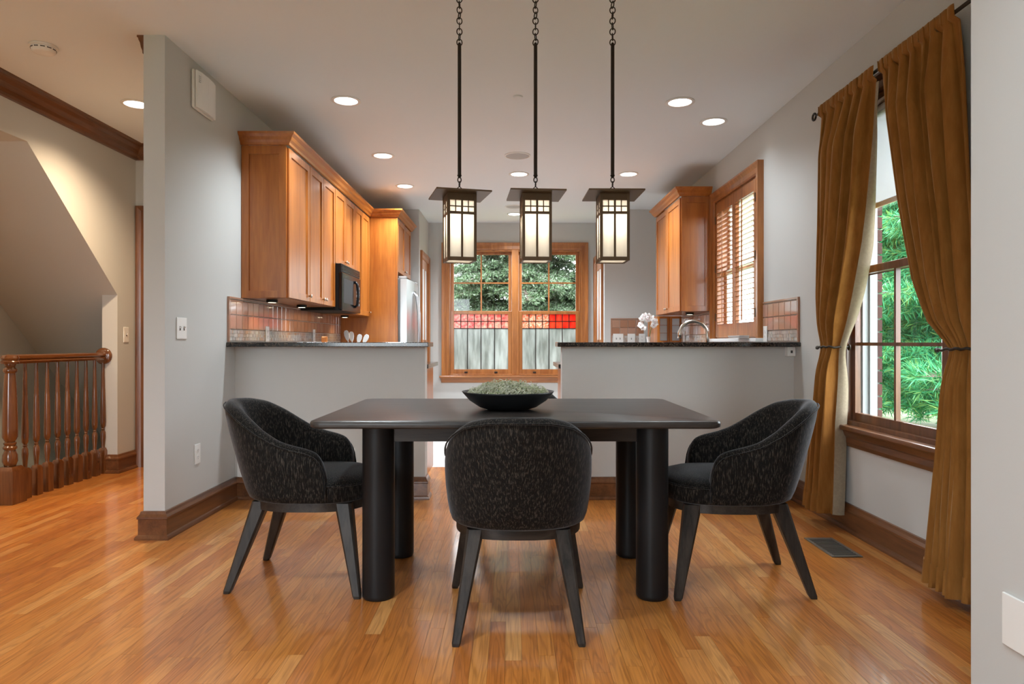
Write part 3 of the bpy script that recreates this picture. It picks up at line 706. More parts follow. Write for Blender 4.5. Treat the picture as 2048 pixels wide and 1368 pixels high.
def curtain(lab, far, near, zs, xo, nf, seed, leading):
    # far / near: y of the two edges at heights zs (descending)
    rg = random.Random(seed); nu = nf*10+1; rows = []
    zz = list(np.linspace(2.468, 2.40, 5)) + list(np.linspace(2.385, zs[-1], 60))
    ph = [rg.uniform(-.35, .35) for _ in range(nf+1)]; am = [rg.uniform(.7, 1.25) for _ in range(nf+1)]
    ztie = 1.04
    def pos(u, z, dx=0):
        zi = zs[::-1]
        a = np.interp(z, zi, far[::-1]); b = np.interp(z, zi, near[::-1]); x0_ = np.interp(z, zi, xo[::-1])
        wd = abs(a-b)
        amp = min(.062, .014+.048*min(1, max(0, (2.42-z)/.25)))
        t_ = math.exp(-((z-ztie)/.10)**2); amp = amp*(1-.45*t_)
        amp *= .35+.65*min(1, 5*min(u, 1-u))
        if z < .6: amp += .012*(.6-z)/.6
        if z > 2.41: amp = .008 + .010*(math.sin(u*97+seed)*.5+.5)
        i = int(min(nf-1e-6, u*nf)); fu = u*nf-i; A = am[i]*(1-fu)+am[i+1]*fu; p_ = ph[i]*(1-fu)+ph[i+1]*fu
        wv = math.sin(2*PI*nf*u + p_*2 + .5*math.sin(z*2.2+i*1.7))
        wv = math.copysign(abs(wv)**.8, wv)
        y = a+(b-a)*u + .12*wd/nf*math.sin(4*PI*nf*u+p_)
        sag = .0
        if z > 2.41: return (x0_-.0135-.5*amp*abs(wv)+dx, y, z)
        return (x0_ - amp*A*wv + dx, y, z)
    m = MB(); rg_ = [[pos(u, z) for u in np.linspace(0, 1, nu)] for z in zz]
    m.loft(rg_, close=False, caps=False)
    t = thing('curtain', lab, 'curtain', (xo[-1], (far[-1]+near[-1])/2, zs[-1]), 0, 'gold velvet curtains')
    o = m.build('drape', 'velvet_gold', t, smooth=True, fix=False)
    sd = o.modifiers.new('thick', 'SOLIDIFY'); sd.thickness = .003; sd.offset = 1
    if leading == 'near':
        l = MB(); zl = [z for z in zz if z < 2.40]
        def lp(k, z):
            p = pos(1.0, z); wq = (.008+.054*min(1, max(0, (2.25-z)/.7)))*(1-.5*math.exp(-((z-ztie)/.18)**2))
            return (p[0]+.001+wq*k, p[1]-.004-.010*math.sin(PI*k)-.012*k, p[2])
        l.loft([[lp(k, z) for k in np.linspace(0, 1, 6)] for z in zl], close=False, caps=False)
        l.build('lining', 'lining_beige', t, smooth=True, fix=False)
    hem = MB().loft([[tuple(Vector(pos(u, z))+Vector((-.0035, 0, 0))) for u in np.linspace(0, 1, nu)] for z in (zs[-1]+.10, zs[-1]+.001)], close=False, caps=False)
    hem.build('hem', 'velvet_gold', t, smooth=True, fix=False)
    return t
ZS = [2.47, 2.40, 2.1, 1.75, 1.6, 1.35, 1.16, 1.04, .94, .6, .09]
curtain('gold velvet curtain tied back beside the tub chair and tile backsplash',
        [4.06, 4.06, 4.07, 4.075, 4.08, 4.085, 4.075, 4.06, 4.07, 4.10, 4.15], [3.45, 3.46, 3.515, 3.595, 3.635, 3.73, 3.82, 3.885, 3.90, 3.91, 3.88],
        ZS, [1.84, 1.84, 1.84, 1.84, 1.84, 1.84, 1.845, 1.85, 1.845, 1.83, 1.805], 6, 3, 'near')
ZS2 = ZS[:-1] + [.05]
curtain('wider gold velvet curtain tied back by the pale wall end',
        [3.40, 3.39, 3.32, 3.235, 3.19, 3.105, 3.0, 2.865, 2.88, 2.91, 2.94], [2.82, 2.815, 2.79, 2.765, 2.75, 2.735, 2.725, 2.715, 2.70, 2.67, 2.63],
        ZS2, [1.84, 1.84, 1.84, 1.84, 1.84, 1.84, 1.845, 1.85, 1.845, 1.83, 1.80], 7, 8, 'far')
def holdback(lab, yc, wdt):
    t = thing('curtain_holdback', lab, 'holdback', (XR, yc, 1.04), 0, 'iron curtain holdbacks')
    y = yc-wdt/2; y2 = yc+wdt/2
    pts = [(XR-.002, y, 1.04), (1.88, y-.012, 1.04), (1.81, y-.008, 1.042), (1.79, y+.03, 1.042), (1.785, yc, 1.04), (1.79, y2-.02, 1.036), (1.80, y2+.012, 1.034), (1.815, y2+.03, 1.036)]
    V = [Vector(p) for p in pts]; q = []
    for i in range(len(V)-1):
        for k in range(4): q.append(V[i].lerp(V[i+1], k/4))
    q.append(V[-1])
    MB().tube([p+Vector((.0015*math.cos(i*1.6), 0, .003*math.sin(i*1.6))) for i, p in enumerate(q)], .0062, 8).build('arm', 'iron', t, smooth=True)
    s = MB(); s.tube([(1.815, y2+.024, 1.036), (1.815, y2+.030, 1.036), (1.815, y2+.036, 1.036), (1.815, y2+.041, 1.036)], [.006, .011, .011, .004], 10); s.build('knob', 'iron', t, smooth=True)
    MB().tube([(XR, y, 1.04), (XR-.006, y, 1.04)], .018, 14).build('wall_plate', 'iron', t)
holdback('twisted iron holdback on the curtain beside the tub chair', 3.955, .14)
holdback('twisted iron holdback on the curtain by the pale wall end', 2.795, .17)

# ------------------------------------------------------------------ wall fittings (local: faces -y)
def fitting(name, lab, cat, loc, rz): return thing(name, lab, cat, loc, rz)
def plate(t, wd, ht, th=.006): MB().box(-wd/2, wd/2, -th, -.0003, -ht/2, ht/2).build('cover_plate', 'white_plastic', t, local=True, bevel=.002)
def toggles(t, xs):
    for x in xs:
        MB().box(x-.005, x+.005, -.0075, -.006, -.012, .012).build('switch_slot', 'slot_dark', t, local=True)
        MB().prism([(-.006, -.002), (-.018, .006), (-.018, .010), (-.006, .010)], x-.004, x+.004, lambda u, v, a: (a, u, v)).build('toggle', 'white_plastic', t, local=True)
def sockets(t, x=0):
    for z in (-.02, .02):
        m = MB(); m.M = Matrix.Translation((x, 0, z)); m.tube([(0, -.0058, 0), (0, -.0078, 0)], .016, 16); s = m.build('socket', 'white_plastic', t, local=True)
        m = MB(); m.box(x-.007, x-.005, -.0082, -.0077, z-.002, z+.007); m.box(x+.005, x+.007, -.0082, -.0077, z-.002, z+.007); m.box(x-.002, x+.002, -.0082, -.0077, z-.010, z-.006); m.build('socket_slot', 'slot_dark', t, local=True)
t = fitting('light_switch', 'white double toggle switch plate on the tall partition wall', 'light switch', (XL, 3.895, 1.148), R(90)); plate(t, .115, .122); toggles(t, (-.023, .023))
t = fitting('wall_outlet', 'white wall outlet low on the partition above the baseboard', 'outlet', (XL, 4.09, .40), R(90)); plate(t, .072, .118); sockets(t)
t = fitting('light_switch', 'white single light switch in the stair hall', 'light switch', (-3.225, 5.70, 1.13), R(90)); plate(t, .072, .125); toggles(t, (0,))
t = fitting('wall_plate', 'large blank white cover plate on the near wall end', 'cover plate', (1.19, 1.592, .405), R(-90)); plate(t, .115, .125, .007)
t = fitting('alarm_box', 'white rounded box high on the partition wall', 'alarm', (XL, 4.145, 2.565), R(90))
MB().box(-.135, .135, -.022, -.0005, -.115, .115).build('back_case', 'white_plastic', t, local=True, bevel=.012)
MB().prism([(-.130, -.024), (.130, -.024), (.128, -.034), (.08, -.044), (0, -.048), (-.08, -.044), (-.128, -.034)], -.11, .11, lambda u, v, a: (u, v, a)).build('front_cover', 'white_plastic', t, local=True, bevel=.006)
m = MB()
for i in range(3):
    for k in range(4): m.box(-.110+i*.012, -.107+i*.012, -.0425, -.0335, .075-k*.011, .078-k*.011)
m.build('speaker_holes', 'steel_dark', t, local=True)
t = fitting('air_return_grille', 'white louvred return air grille low on the bar wall behind a chair', 'vent', (-1.47, YB, .25), 0)
m = MB(); frame_ring(m, lambda u, v, b: (u, -b, v), -.40, .40, -.098, .098, .03, .02, .02, 0, .008); m.build('grille_frame', 'white_paint', t, local=True, bevel=.002)
MB().box(-.375, .375, -.002, -.0005, -.08, .08).build('duct_shadow', 'slot_dark', t, local=True)
src = None
for i in range(13):
    if src is None: src = MB().prism([(-.002, -.002), (-.007, -.0055), (-.007, -.0035), (-.002, .0)], -.372, .372, lambda u, v, a: (a, u, v)).build('louver', 'white_paint', t, local=True); o = src
    else: o = src.copy(); COL.objects.link(o)
    o.location = (0, 0, -.072+i*.012)
t = fitting('junction_box', 'small white junction box under the bar top near the curtain', 'box', (1.885, YB, 1.003), 0)
MB().box(-.028, .028, -.05, -.0005, -.03, .034).build('box_body', 'white_plastic', t, local=True, bevel=.004)
MB().box(-.006, .008, -.0515, -.0495, -.008, .010).build('port', 'slot_dark', t, local=True)
# floor register
t = thing('floor_register', 'brown metal floor register by the window wall', 'vent', (1.667, 3.555, 0))
m = MB(); frame_ring(m, lambda u, v, b: (u, v, b), -.078, .078, -.165, .165, .016, .018, .018, .0005, .005); m.build('register_frame', 'register_metal', t, local=True, bevel=.002)
MB().box(-.064, .064, -.15, .15, .0004, .0012).build('register_well', 'slot_dark', t, local=True)
src = None
for i in range(12):
    if src is None: src = MB().box(-.062, .062, -.004, .004, .001, .0042).build('register_slat', 'register_metal', t, local=True); o = src
    else: o = src.copy(); COL.objects.link(o)
    o.location = (0, -.138+i*.0251, 0)

# ------------------------------------------------------------------ stair balustrade
ra = thing('stair_balustrade', 'turned dark wood balustrade with newel post guarding the stairwell', 'railing', (-3.335, 5.05, 0))
XB = -3.335
nw = MB(); q = .066
nw.loft([[(XB+sx*a, 4.535+sy*a, z) for sx, sy in ((-1, -1), (1, -1), (1, 1), (-1, 1))] for a, z in ((q, .0005), (q, .215), (.045, .245))])
nw.lathe([(r_*.86, z_) for r_, z_ in [(.030, .24), (.040, .25), (.052, .28), (.050, .32), (.036, .352), (.046, .362), (.048, .372), (.036, .384), (.042, .392), (.044, .400), (.033, .408), (.052, .44), (.052, .50), (.046, .7), (.038, .84), (.036, .862), (.046, .872), (.048, .886), (.034, .905), (.040, .92), (.040, .93)]], (XB, 4.535, 0), 24)
smooth_angle(nw.build('newel_post', 'rail_brown_z', ra), 40)
hr = [(-.030, .925), (.030, .925), (.034, .94), (.024, .95), (.033, .962), (.030, .978), (.012, .985), (-.012, .985), (-.030, .978), (-.033, .962), (-.024, .95), (-.034, .94)]
MB().prism(hr, 4.56, 5.575, lambda u, v, a: (XB+u, a, v)).build('handrail', 'rail_brown_y', ra)
smooth_angle(MB().lathe([(.001, .925), (.052, .925), (.056, .938), (.047, .948), (.054, .962), (.048, .980), (.02, .987), (.001, .987)], (XB, 4.535, 0), 28).build('newel_cap', 'rail_brown_y', ra))
ro = MB(); ro.tube([(XB, 5.5795, .955), (XB, 5.568, .955), (XB, 5.56, .955), (XB, 5.555, .955)], [.068, .068, .062, .05], 28); smooth_angle(ro.build('wall_rosette', 'rail_brown_y', ra), 40)
src = None
for i in range(9):
    if src is None:
        b = MB(); a = .028
        b.loft([[(sx*r_, sy*r_, z) for sx, sy in ((-1, -1), (1, -1), (1, 1), (-1, 1))] for r_, z in ((a, .0005), (a, .185), (.017, .208))])
        b.lathe([(.017, .204), (.014, .212), (.014, .225), (.0205, .30), (.019, .335), (.011, .352), (.015, .360), (.011, .368), (.020, .385), (.0225, .42), (.021, .5), (.0165, .68), (.0145, .70), (.015, .71), (.0105, .92), (.0105, .93)], n=14)
        src = b.build('baluster', 'rail_brown_z', ra, local=True); smooth_angle(src, 40); o = src
    else: o = src.copy(); COL.objects.link(o)
    o.location = (0, 4.675+.1115*i-5.05, 0)

# ------------------------------------------------------------------ bars and worktops
ZB0, ZB1 = 1.038, 1.068
t = thing('bar_top', 'black granite bar top on the half wall below the long cabinet run', 'countertop', (-1.2, 4.65, ZB0))
MB().box(XL+.001, -.553, 4.505, 4.80, ZB0, ZB1).build('slab', 'granite', t, bevel=.004)
t = thing('bar_top', 'black granite bar top on the half wall below the shuttered window', 'countertop', (1.1, 4.65, ZB0))
MB().box(.303, XR-.001, 4.535, 4.80, ZB0, ZB1).build('slab', 'granite', t, bevel=.004)
CT = .914
for lab, bs in [('granite worktop along the refrigerator side of the kitchen', [(-1.887, -1.252, 4.77, 7.47), (-1.252, -.585, 4.77, 5.40)]), ('granite worktop with the sink and faucet', [(1.287, 1.920, 4.77, 8.598), (.325, 1.287, 4.77, 5.40), (1.19, 1.287, 7.96, 8.598)])]:
    m = MB()
    for b in bs: m.box(b[0], b[1], b[2], b[3], CT-.03, CT)
    tag(m.build('worktop', 'granite', bevel=.003), lab, 'worktop')
def shaker(m, fn, u0, u1, v0, v1, t0, st=.055, th=.02):
    frame_ring(m, fn, u0, u1, v0, v1, st, st, st, t0, t0+th)
    m.prism([(u0+st-.003, v0+st-.003), (u1-st+.003, v0+st-.003), (u1-st+.003, v1-st+.003), (u0+st-.003, v1-st+.003)], t0+.002, t0+th-.009, fn)
def knob(fn, u, v, t0, par):
    m = MB(); m.tube([fn(u, v, t0), fn(u, v, t0+.012), fn(u, v, t0+.016), fn(u, v, t0+.024), fn(u, v, t0+.027)], [.005, .005, .012, .013, .006], 12); m.build('knob', 'nickel', par, smooth=True)
def base_cab(lab, x0, x1, y0, y1, face, doors):
    t = thing('base_cabinet', lab, 'cabinet', ((x0+x1)/2, (y0+y1)/2, 0))
    MB().box(x0, x1, y0, y1, .10, CT-.031).build('body', 'cabinet_cherry_z', t)
    MB().box(x0+.04, x1-.04, y0+.04, y1-.04, .002, .10).build('toe_kick', 'felt_black', t)
    if face == '+x': fn = lambda u, v, a: (x1+a, u, v); a0, a1 = y0, y1
    elif face == '-x': fn = lambda u, v, a: (x0-a, u, v); a0, a1 = y0, y1
    else: fn = lambda u, v, a: (u, y1+a, v); a0, a1 = x0, x1
    for i in range(doors):
        m = MB(); u0 = a0+(a1-a0)*i/doors+.004; u1 = a0+(a1-a0)*(i+1)/doors-.004; shaker(m, fn, u0, u1, .12, CT-.05, .0005); d = m.build('door', 'cabinet_cherry_z', t, bevel=.002)
        knob(fn, u1-.03, CT-.1, .0205, d)
base_cab('cherry base cabinets below the microwave along the wall', -1.887, -1.28, 5.42, 7.47, '+x', 4)
base_cab('cherry base cabinet behind the bar on the microwave side', -1.887, -.62, 4.775, 5.37, '+y', 2)
base_cab('cherry base cabinets under the sink worktop', 1.32, 1.919, 5.42, 8.59, '-x', 5)
base_cab('cherry base cabinet behind the bar on the sink side', .36, 1.919, 4.775, 5.37, '+y', 3)

# ------------------------------------------------------------------ upper cabinets
XD = -1.560
fCL = lambda u, v, t: (XD+t-.02, u, v)
def upper(lab, ya, yb, za, zb, splits, knobs, side=False, xb=XL+.001, xf=XD-.0205, fn=fCL, mat='cabinet_cherry', sgn=1):
    t = thing('wall_cabinet', lab, 'cabinet', ((xb+xf)/2, (ya+yb)/2, za), 0, 'cherry wall cabinets')
    MB().box(min(xb, xf), max(xb, xf), ya, yb, za, zb).build('body', mat+'_z', t, bevel=.001)
    for (a, b), kn in zip(splits, knobs):
        m = MB(); shaker(m, fn, a+.003, b-.003, za+.003, zb-.012, 0.0005, .052); d = m.build('door', mat+'_z', t, bevel=.002)
        knob(fn, (b-.03) if kn > 0 else (a+.03), za+.045, .0205, d)
    return t
ZC0, ZC1 = 1.377, 2.44
c1 = upper('cherry wall cabinet with the panelled end facing the dining room', 4.765, 5.27, ZC0, ZC1, [(4.775, 5.27)], [1])
fS = lambda u, v, t: (u, 4.7645-t, v)
m = MB(); frame_ring(m, fS, XL+.002, XD-.012, ZC0, ZC1, .05, .05, .06, 0, .010); m.build('end_panel', 'cabinet_cherry_z', c1, bevel=.002)
upper('cherry wall cabinet with a pair of tall doors next to the panelled end', 5.271, 6.032, ZC0, ZC1, [(5.275, 5.655), (5.655, 6.03)], [1, -1])
upper('short cherry wall cabinet above the microwave', 6.033, 6.771, 1.768, ZC1, [(6.036, 6.40), (6.40, 6.768)], [1, -1])
upper('cherry wall cabinet between the microwave and the refrigerator panel', 6.772, 7.478, ZC0-.03, ZC1, [(6.775, 7.125), (7.125, 7.475)], [-1, 1])
XP = -1.255
t = thing('refrigerator_surround', 'tall flat cherry side of the refrigerator surround', 'cabinet', (-1.57, 7.5, 0))
MB().box(XL+.001, XP-.02, 7.480, 7.515, .001, ZC1).build('panel_board', 'cabinet_cherry_z', t)
MB().box(XP-.0195, XP, 7.478, 7.517, .001, ZC1).build('front_stile', 'cabinet_cherry_z', t, bevel=.002)
fCF = lambda u, v, t: (XP-.02+t, u, v)
upper('cherry wall cabinet over the refrigerator', 7.518, 8.47, 1.84, ZC1, [(7.525, 7.99), (7.99, 8.465)], [1, -1], xf=XP-.0205, fn=fCF)
CRC = [(0, 0), (.012, .002), (.018, .016), (.032, .030), (.040, .050), (.058, .066), (.062, .080), (0, .080)]
struct(MB().sweep([(XL+.001, 4.7535), (XD, 4.7535), (XD, 7.478), (XP, 7.478), (XP, 8.50), (-1.5, 8.50)], [(a, b+ZC1+.0005) for a, b in CRC], fnF).build('trim_3', 'cabinet_cherry_y'), 'cherry crown moulding along the long cabinet run')
# right upper cabinet
XRD = 1.60
fCR = lambda u, v, t: (XRD+.02-t, u, v)
cr = upper('cherry wall cabinet beside the shuttered window', 6.50, 7.60, 1.364, 2.455, [(6.51, 7.05), (7.05, 7.59)], [1, -1], xb=XR-.001, xf=XRD+.0205, fn=fCR)
fS2 = lambda u, v, t: (u, 6.4995-t, v)
m = MB(); frame_ring(m, fS2, XRD+.012, XR-.032, 1.364, 2.455, .05, .05, .06, 0, .010); m.build('end_panel', 'cabinet_cherry_z', cr, bevel=.002)
struct(MB().sweep([(XR-.001, 7.601), (XRD, 7.601), (XRD, 6.489), (XR-.031, 6.489)], [(a, b+2.4555) for a, b in CRC], fnF).build('trim_4', 'cabinet_cherry_y'), 'cherry crown moulding on the cabinet beside the shuttered window')
# under-cabinet puck lights
def puck(lab, x, y, z, glow):
    t = thing('puck_light', lab, 'cabinet light', (x, y, z), 0, 'under-cabinet lights')
    smooth_angle(MB().lathe([(.001, -.0005), (.040, -.0005), (.040, -.018), (.034, -.022), (.001, -.022)], n=24).build('housing', 'black_matte', t, local=True))
    MB().lathe([(.028, -.0222), (.001, -.0235)], n=20).build('lens', 'puck_glow', t, local=True)
    ld = bpy.data.lights.new('puck', 'SPOT'); ld.energy = 2.2; ld.spot_size = R(130); ld.spot_blend = .7; ld.color = (1, .72, .42); ld.shadow_soft_size = .025
    lo = bpy.data.objects.new('puck_lamp', ld); COL.objects.link(lo); lo.parent = t; lo.location = (0, 0, -.026)
puck('puck light under the panelled end cabinet', -1.74, 4.95, ZC0, 1); puck('puck light under the pair of tall doors', -1.74, 5.65, ZC0, 1)
puck('puck light under the cabinet by the refrigerator panel', -1.74, 7.1, ZC0-.03, 1); puck('puck light under the cabinet beside the shutters', 1.77, 6.8, 1.364, 1)

# ------------------------------------------------------------------ backsplashes
def backsplash(lab, fn, u0, u1, ztop, zbot, rot, origin):
    t = thing('backsplash', lab, 'backsplash', origin, 0)
    def P(u, v, d): return fn(u, v, d)
    m = MB(); m.prism([(u0, zbot), (u1, zbot), (u1, ztop), (u0, ztop)], .0005, .008, fn); m.build('grout_bed', 'grout', t)
    n = max(1, round((u1-u0)/.101)); wu = (u1-u0)/n; hh = .1; src = None
    for r_ in range(2):
        for i in range(n):
            uc = u0+(i+.5)*wu; vc = ztop-.006-(r_+.5)*hh; g = .0022
            # each tile: shallow pillow
            a, b = wu/2-g, hh/2-g
            if src is None:
                mm_ = MB(); mm_.loft([[fn(0, 0, 0) if False else (x_, y_, d_) for x_, y_ in ((-a*k, -b*k), (a*k, -b*k), (a*k, b*k), (-a*k, b*k))] for k, d_ in ((1, 0), (1, .005), (.94, .0085))])
                src = mm_.build('tile', 'tile_rust', t, local=True); o = src
            else: o = src.copy(); COL.objects.link(o)
            p = Vector(fn(uc, vc, .008)); U = (Vector(fn(1, 0, 0))-Vector(fn(0, 0, 0))); V = Vector((0, 0, 1)); D = Vector(fn(0, 0, 1))-Vector(fn(0, 0, 0))
            Mx = Matrix((( U.x, V.x, D.x, p.x), (U.y, V.y, D.y, p.y), (U.z, V.z, D.z, p.z), (0, 0, 0, 1)))
            o.matrix_local = Matrix.Translation(-Vector(origin)) @ Mx
    ms = MB(); rgm = random.Random(9); v = ztop-.006-2*hh-.004
    while v > zbot+.02:
        u = u0+.003; hrow = .024
        while u < u1-.012:
            wl = rgm.choice([.016, .016, .024, .034]); wl = min(wl, u1-.003-u)
            ms.prism([(u+.001, v-hrow+.001), (u+wl-.001, v-hrow+.001), (u+wl-.001, v-.001), (u+.001, v-.001)], .008, .0125+rgm.uniform(0, .002), fn); u += wl
        v -= hrow
    ms.build('mosaic_tiles', 'mosaic', t, kind='stuff')
    e = MB(); e.prism([(u0-.012, zbot), (u0, zbot), (u0, ztop+.012), (u0-.012, ztop+.012)], .0005, .016, fn); e.prism([(u1, zbot), (u1+.0, zbot), (u1, ztop), (u1, ztop)], 0, .001, fn) if False else None
    e.prism([(u0, ztop), (u1, ztop), (u1, ztop+.012), (u0, ztop+.012)], .0005, .016, fn); e.build('edge_tile', 'tile_rust', t)
    return t
backsplash('glossy rust tile backsplash under the long cabinet run', lambda u, v, d: (XL+d, u, v), 4.535, 7.475, ZC0-.016, ZB1+.001 if False else 1.07, 0, (XL, 6.0, 1.07))
backsplash('small glossy tile panel between the shutters and the curtain', lambda u, v, d: (XR-d, u, v), 4.565, 5.185, 1.360, 1.07, 0, (XR, 4.87, 1.07))
backsplash('glossy tile backsplash under the cabinet beside the shutters', lambda u, v, d: (XR-d, u, v), 6.50, 7.69, 1.350, 1.0, 0, (XR, 7.1, 1.0))
backsplash('matte rust tile backsplash on the far kitchen wall behind the orchid', lambda u, v, d: (u, YF-d, v), 1.255, 1.66, 1.355, CT+.002, 0, (1.45, YF, CT))
def bs_plate(kind, lab, loc, rz, wd=.072, ht=.118):
    t = fitting('wall_outlet' if kind == 'o' else 'light_switch', lab, 'outlet' if kind == 'o' else 'light switch', loc, rz); plate(t, wd, ht)
    if kind == 'o': sockets(t)
    elif wd > .1: toggles(t, (-.023, .023))
    else: toggles(t, (0,))
zf = 1.115
bs_plate('s', 'white double switch plate on the far tile wall', (1.335, YF-.0145, zf), 0, .13, .118)
bs_plate('s', 'white single switch plate in the far tile wall', (1.50, YF-.0145, zf), 0, .095, .118)
bs_plate('o', 'white outlet in the far tile wall behind the orchid', (1.635, YF-.0145, zf), 0, .08, .118)
bs_plate('o', 'white outlet at the near end of the long rust backsplash', (XL+.0145, 5.22, 1.13), R(90))
bs_plate('o', 'white outlet under the microwave end of the long rust backsplash', (XL+.0145, 6.45, 1.13), R(90))
bs_plate('o', 'white outlet beside the sink faucet', (XR-.0145, 6.57, 1.13), R(-90))
bs_plate('o', 'white outlet near the appliance cabinet', (XR-.0145, 7.55, 1.13), R(-90))
bs_plate('o', 'white outlet on the small tile panel by the shutters', (XR-.0145, 5.13, 1.13), R(-90))

# ------------------------------------------------------------------ appliances
mw = thing('microwave', 'black over-the-range microwave under the short cabinet', 'microwave', (-1.69, 6.4, 1.344))
XM = -1.502
MB().box(XL+.018, XM-.03, 6.036, 6.768, 1.350, 1.766).build('case', 'black_matte', mw, bevel=.003)
fM = lambda u, v, t: (XM-.03+t, u, v)
m = MB(); m.prism(rect(6.036, 6.768, 1.352, 1.690), .0005, .030, fM); dr = m.build('door', 'black_gloss', mw, bevel=.006)
MB().prism(rect(6.09, 6.46, 1.42, 1.64), .030, .0315, fM).build('window_glass', 'black_matte', dr)
MB().tube([fM(6.515, 1.40, .03), fM(6.515, 1.42, .055), fM(6.515, 1.52, .066), fM(6.515, 1.62, .055), fM(6.515, 1.645, .03)], .013, 10).build('handle', 'black_gloss', dr, smooth=True)
m = MB()
for i in range(5):
    for j in range(3): m.prism(rect(6.585+j*.05, 6.62+j*.05, 1.42+i*.04, 1.445+i*.04), .030, .0315, fM)
m.build('keypad', 'steel_dark', dr)
m = MB(); m.prism(rect(6.036, 6.768, 1.694, 1.766), .0005, .022, fM); vg = m.build('vent_grille', 'black_matte', mw)
for i in range(5): MB().prism(rect(6.05, 6.755, 1.700+i*.013, 1.706+i*.013), .022, .029, fM).build('vent_slat', 'black_gloss', vg)
fr_ = thing('refrigerator', 'stainless french door refrigerator with bowed handles past the cherry panel', 'refrigerator', (-1.5, 8.0, 0))
MB().box(XL+.03, -1.24, 7.55, 8.46, .012, 1.775).build('case', 'steel_dark', fr_, bevel=.006)
MB().box(-1.26, -1.17, 7.565, 7.62, 1.776, 1.80).box(-1.26, -1.17, 8.39, 8.445, 1.776, 1.80).build('hinge_cover', 'steel', fr_, bevel=.004)
for a, b, hy in ((7.552, 8.003, 7.955), (8.007, 8.458, 8.055)):
    m = MB(); n = 8
    m.loft([[(-1.235, yy, z), (-1.160+.018*math.sin(PI*(yy-7.552)/.906), yy, z)] for yy in np.linspace(a, b, n) for z in (0,)] if False else [[(-1.236, yy, .62), (-1.165+.02*math.sin(PI*(yy-7.552)/.906), yy, .62), (-1.165+.02*math.sin(PI*(yy-7.552)/.906), yy, 1.77), (-1.236, yy, 1.77)] for yy in np.linspace(a, b, n)])
    d = m.build('door', 'steel', fr_)
    MB().tube([(-1.15, hy, .72), (-1.118, hy, .78), (-1.092, hy, 1.0), (-1.085, hy, 1.2), (-1.092, hy, 1.4), (-1.118, hy, 1.60), (-1.15, hy, 1.66)], .013, 10).build('handle', 'steel', d, smooth=True)
dz = MB().box(-1.236, -1.155, 7.552, 8.458, .06, .61).build('freezer_drawer', 'steel', fr_, bevel=.006)
MB().tube([(-1.156, 7.62, .54), (-1.11, 7.66, .54), (-1.10, 8.0, .54), (-1.11, 8.35, .54), (-1.156, 8.39, .54)], .012, 10).build('handle', 'steel', dz, smooth=True)
MB().box(-1.8, -1.25, 7.58, 8.43, .001, .012).build('foot_plinth', 'felt_black', fr_)

# ------------------------------------------------------------------ counter things
fa = thing('faucet', 'brushed nickel gooseneck faucet at the sink under the shutters', 'faucet', (1.66, 5.80, CT))
sp_ = [(1.66, 5.80, CT+.001), (1.66, 5.80, 1.12)] + [(1.66-.118+.118*math.cos(a), 5.80, 1.13+.118*math.sin(a)) for a in np.linspace(.05, PI*.98, 16)] + [(1.422, 5.80, 1.10)]
MB().tube(sp_, [.016]*(len(sp_)-2)+[.017, .017], 14).build('spout', 'nickel', fa, smooth=True)
smooth_angle(MB().lathe([(.001, .0005), (.032, .0005), (.030, .012), (.022, .03), (.001, .03)], (1.66, 5.80, CT), 24).build('base', 'nickel', fa))
MB().tube([(1.66, 5.785, CT+.05), (1.66, 5.74, CT+.075), (1.66, 5.70, CT+.085)], [.008, .007, .006], 8).build('lever', 'nickel', fa, smooth=True)
ap = thing('appliance_cabinet', 'small cherry cabinet with glazed doors on the counter beside the orchid', 'cabinet', (1.78, 7.9, CT))
MB().box(1.640, 1.919, 7.72, 8.25, CT+.001, 1.362).build('body', 'cabinet_cherry_z', ap, bevel=.002)
fA = lambda u, v, t: (u, 7.72-t, v)
for k in range(2):
    a, b = 1.643+k*.138, 1.777+k*.138
    m = MB(); frame_ring(m, fA, a, b, CT+.01, 1.355, .024, .16, .02, .0005, .018); d = m.build('door', 'cabinet_cherry_z', ap, bevel=.002)
    for j in range(3):
        z0_ = CT+.17+j*.0875+.002; MB().prism(rect(a+.024, b-.024, z0_, z0_+.083), .003, .008, fA).build('glass_pane', 'steel', d)
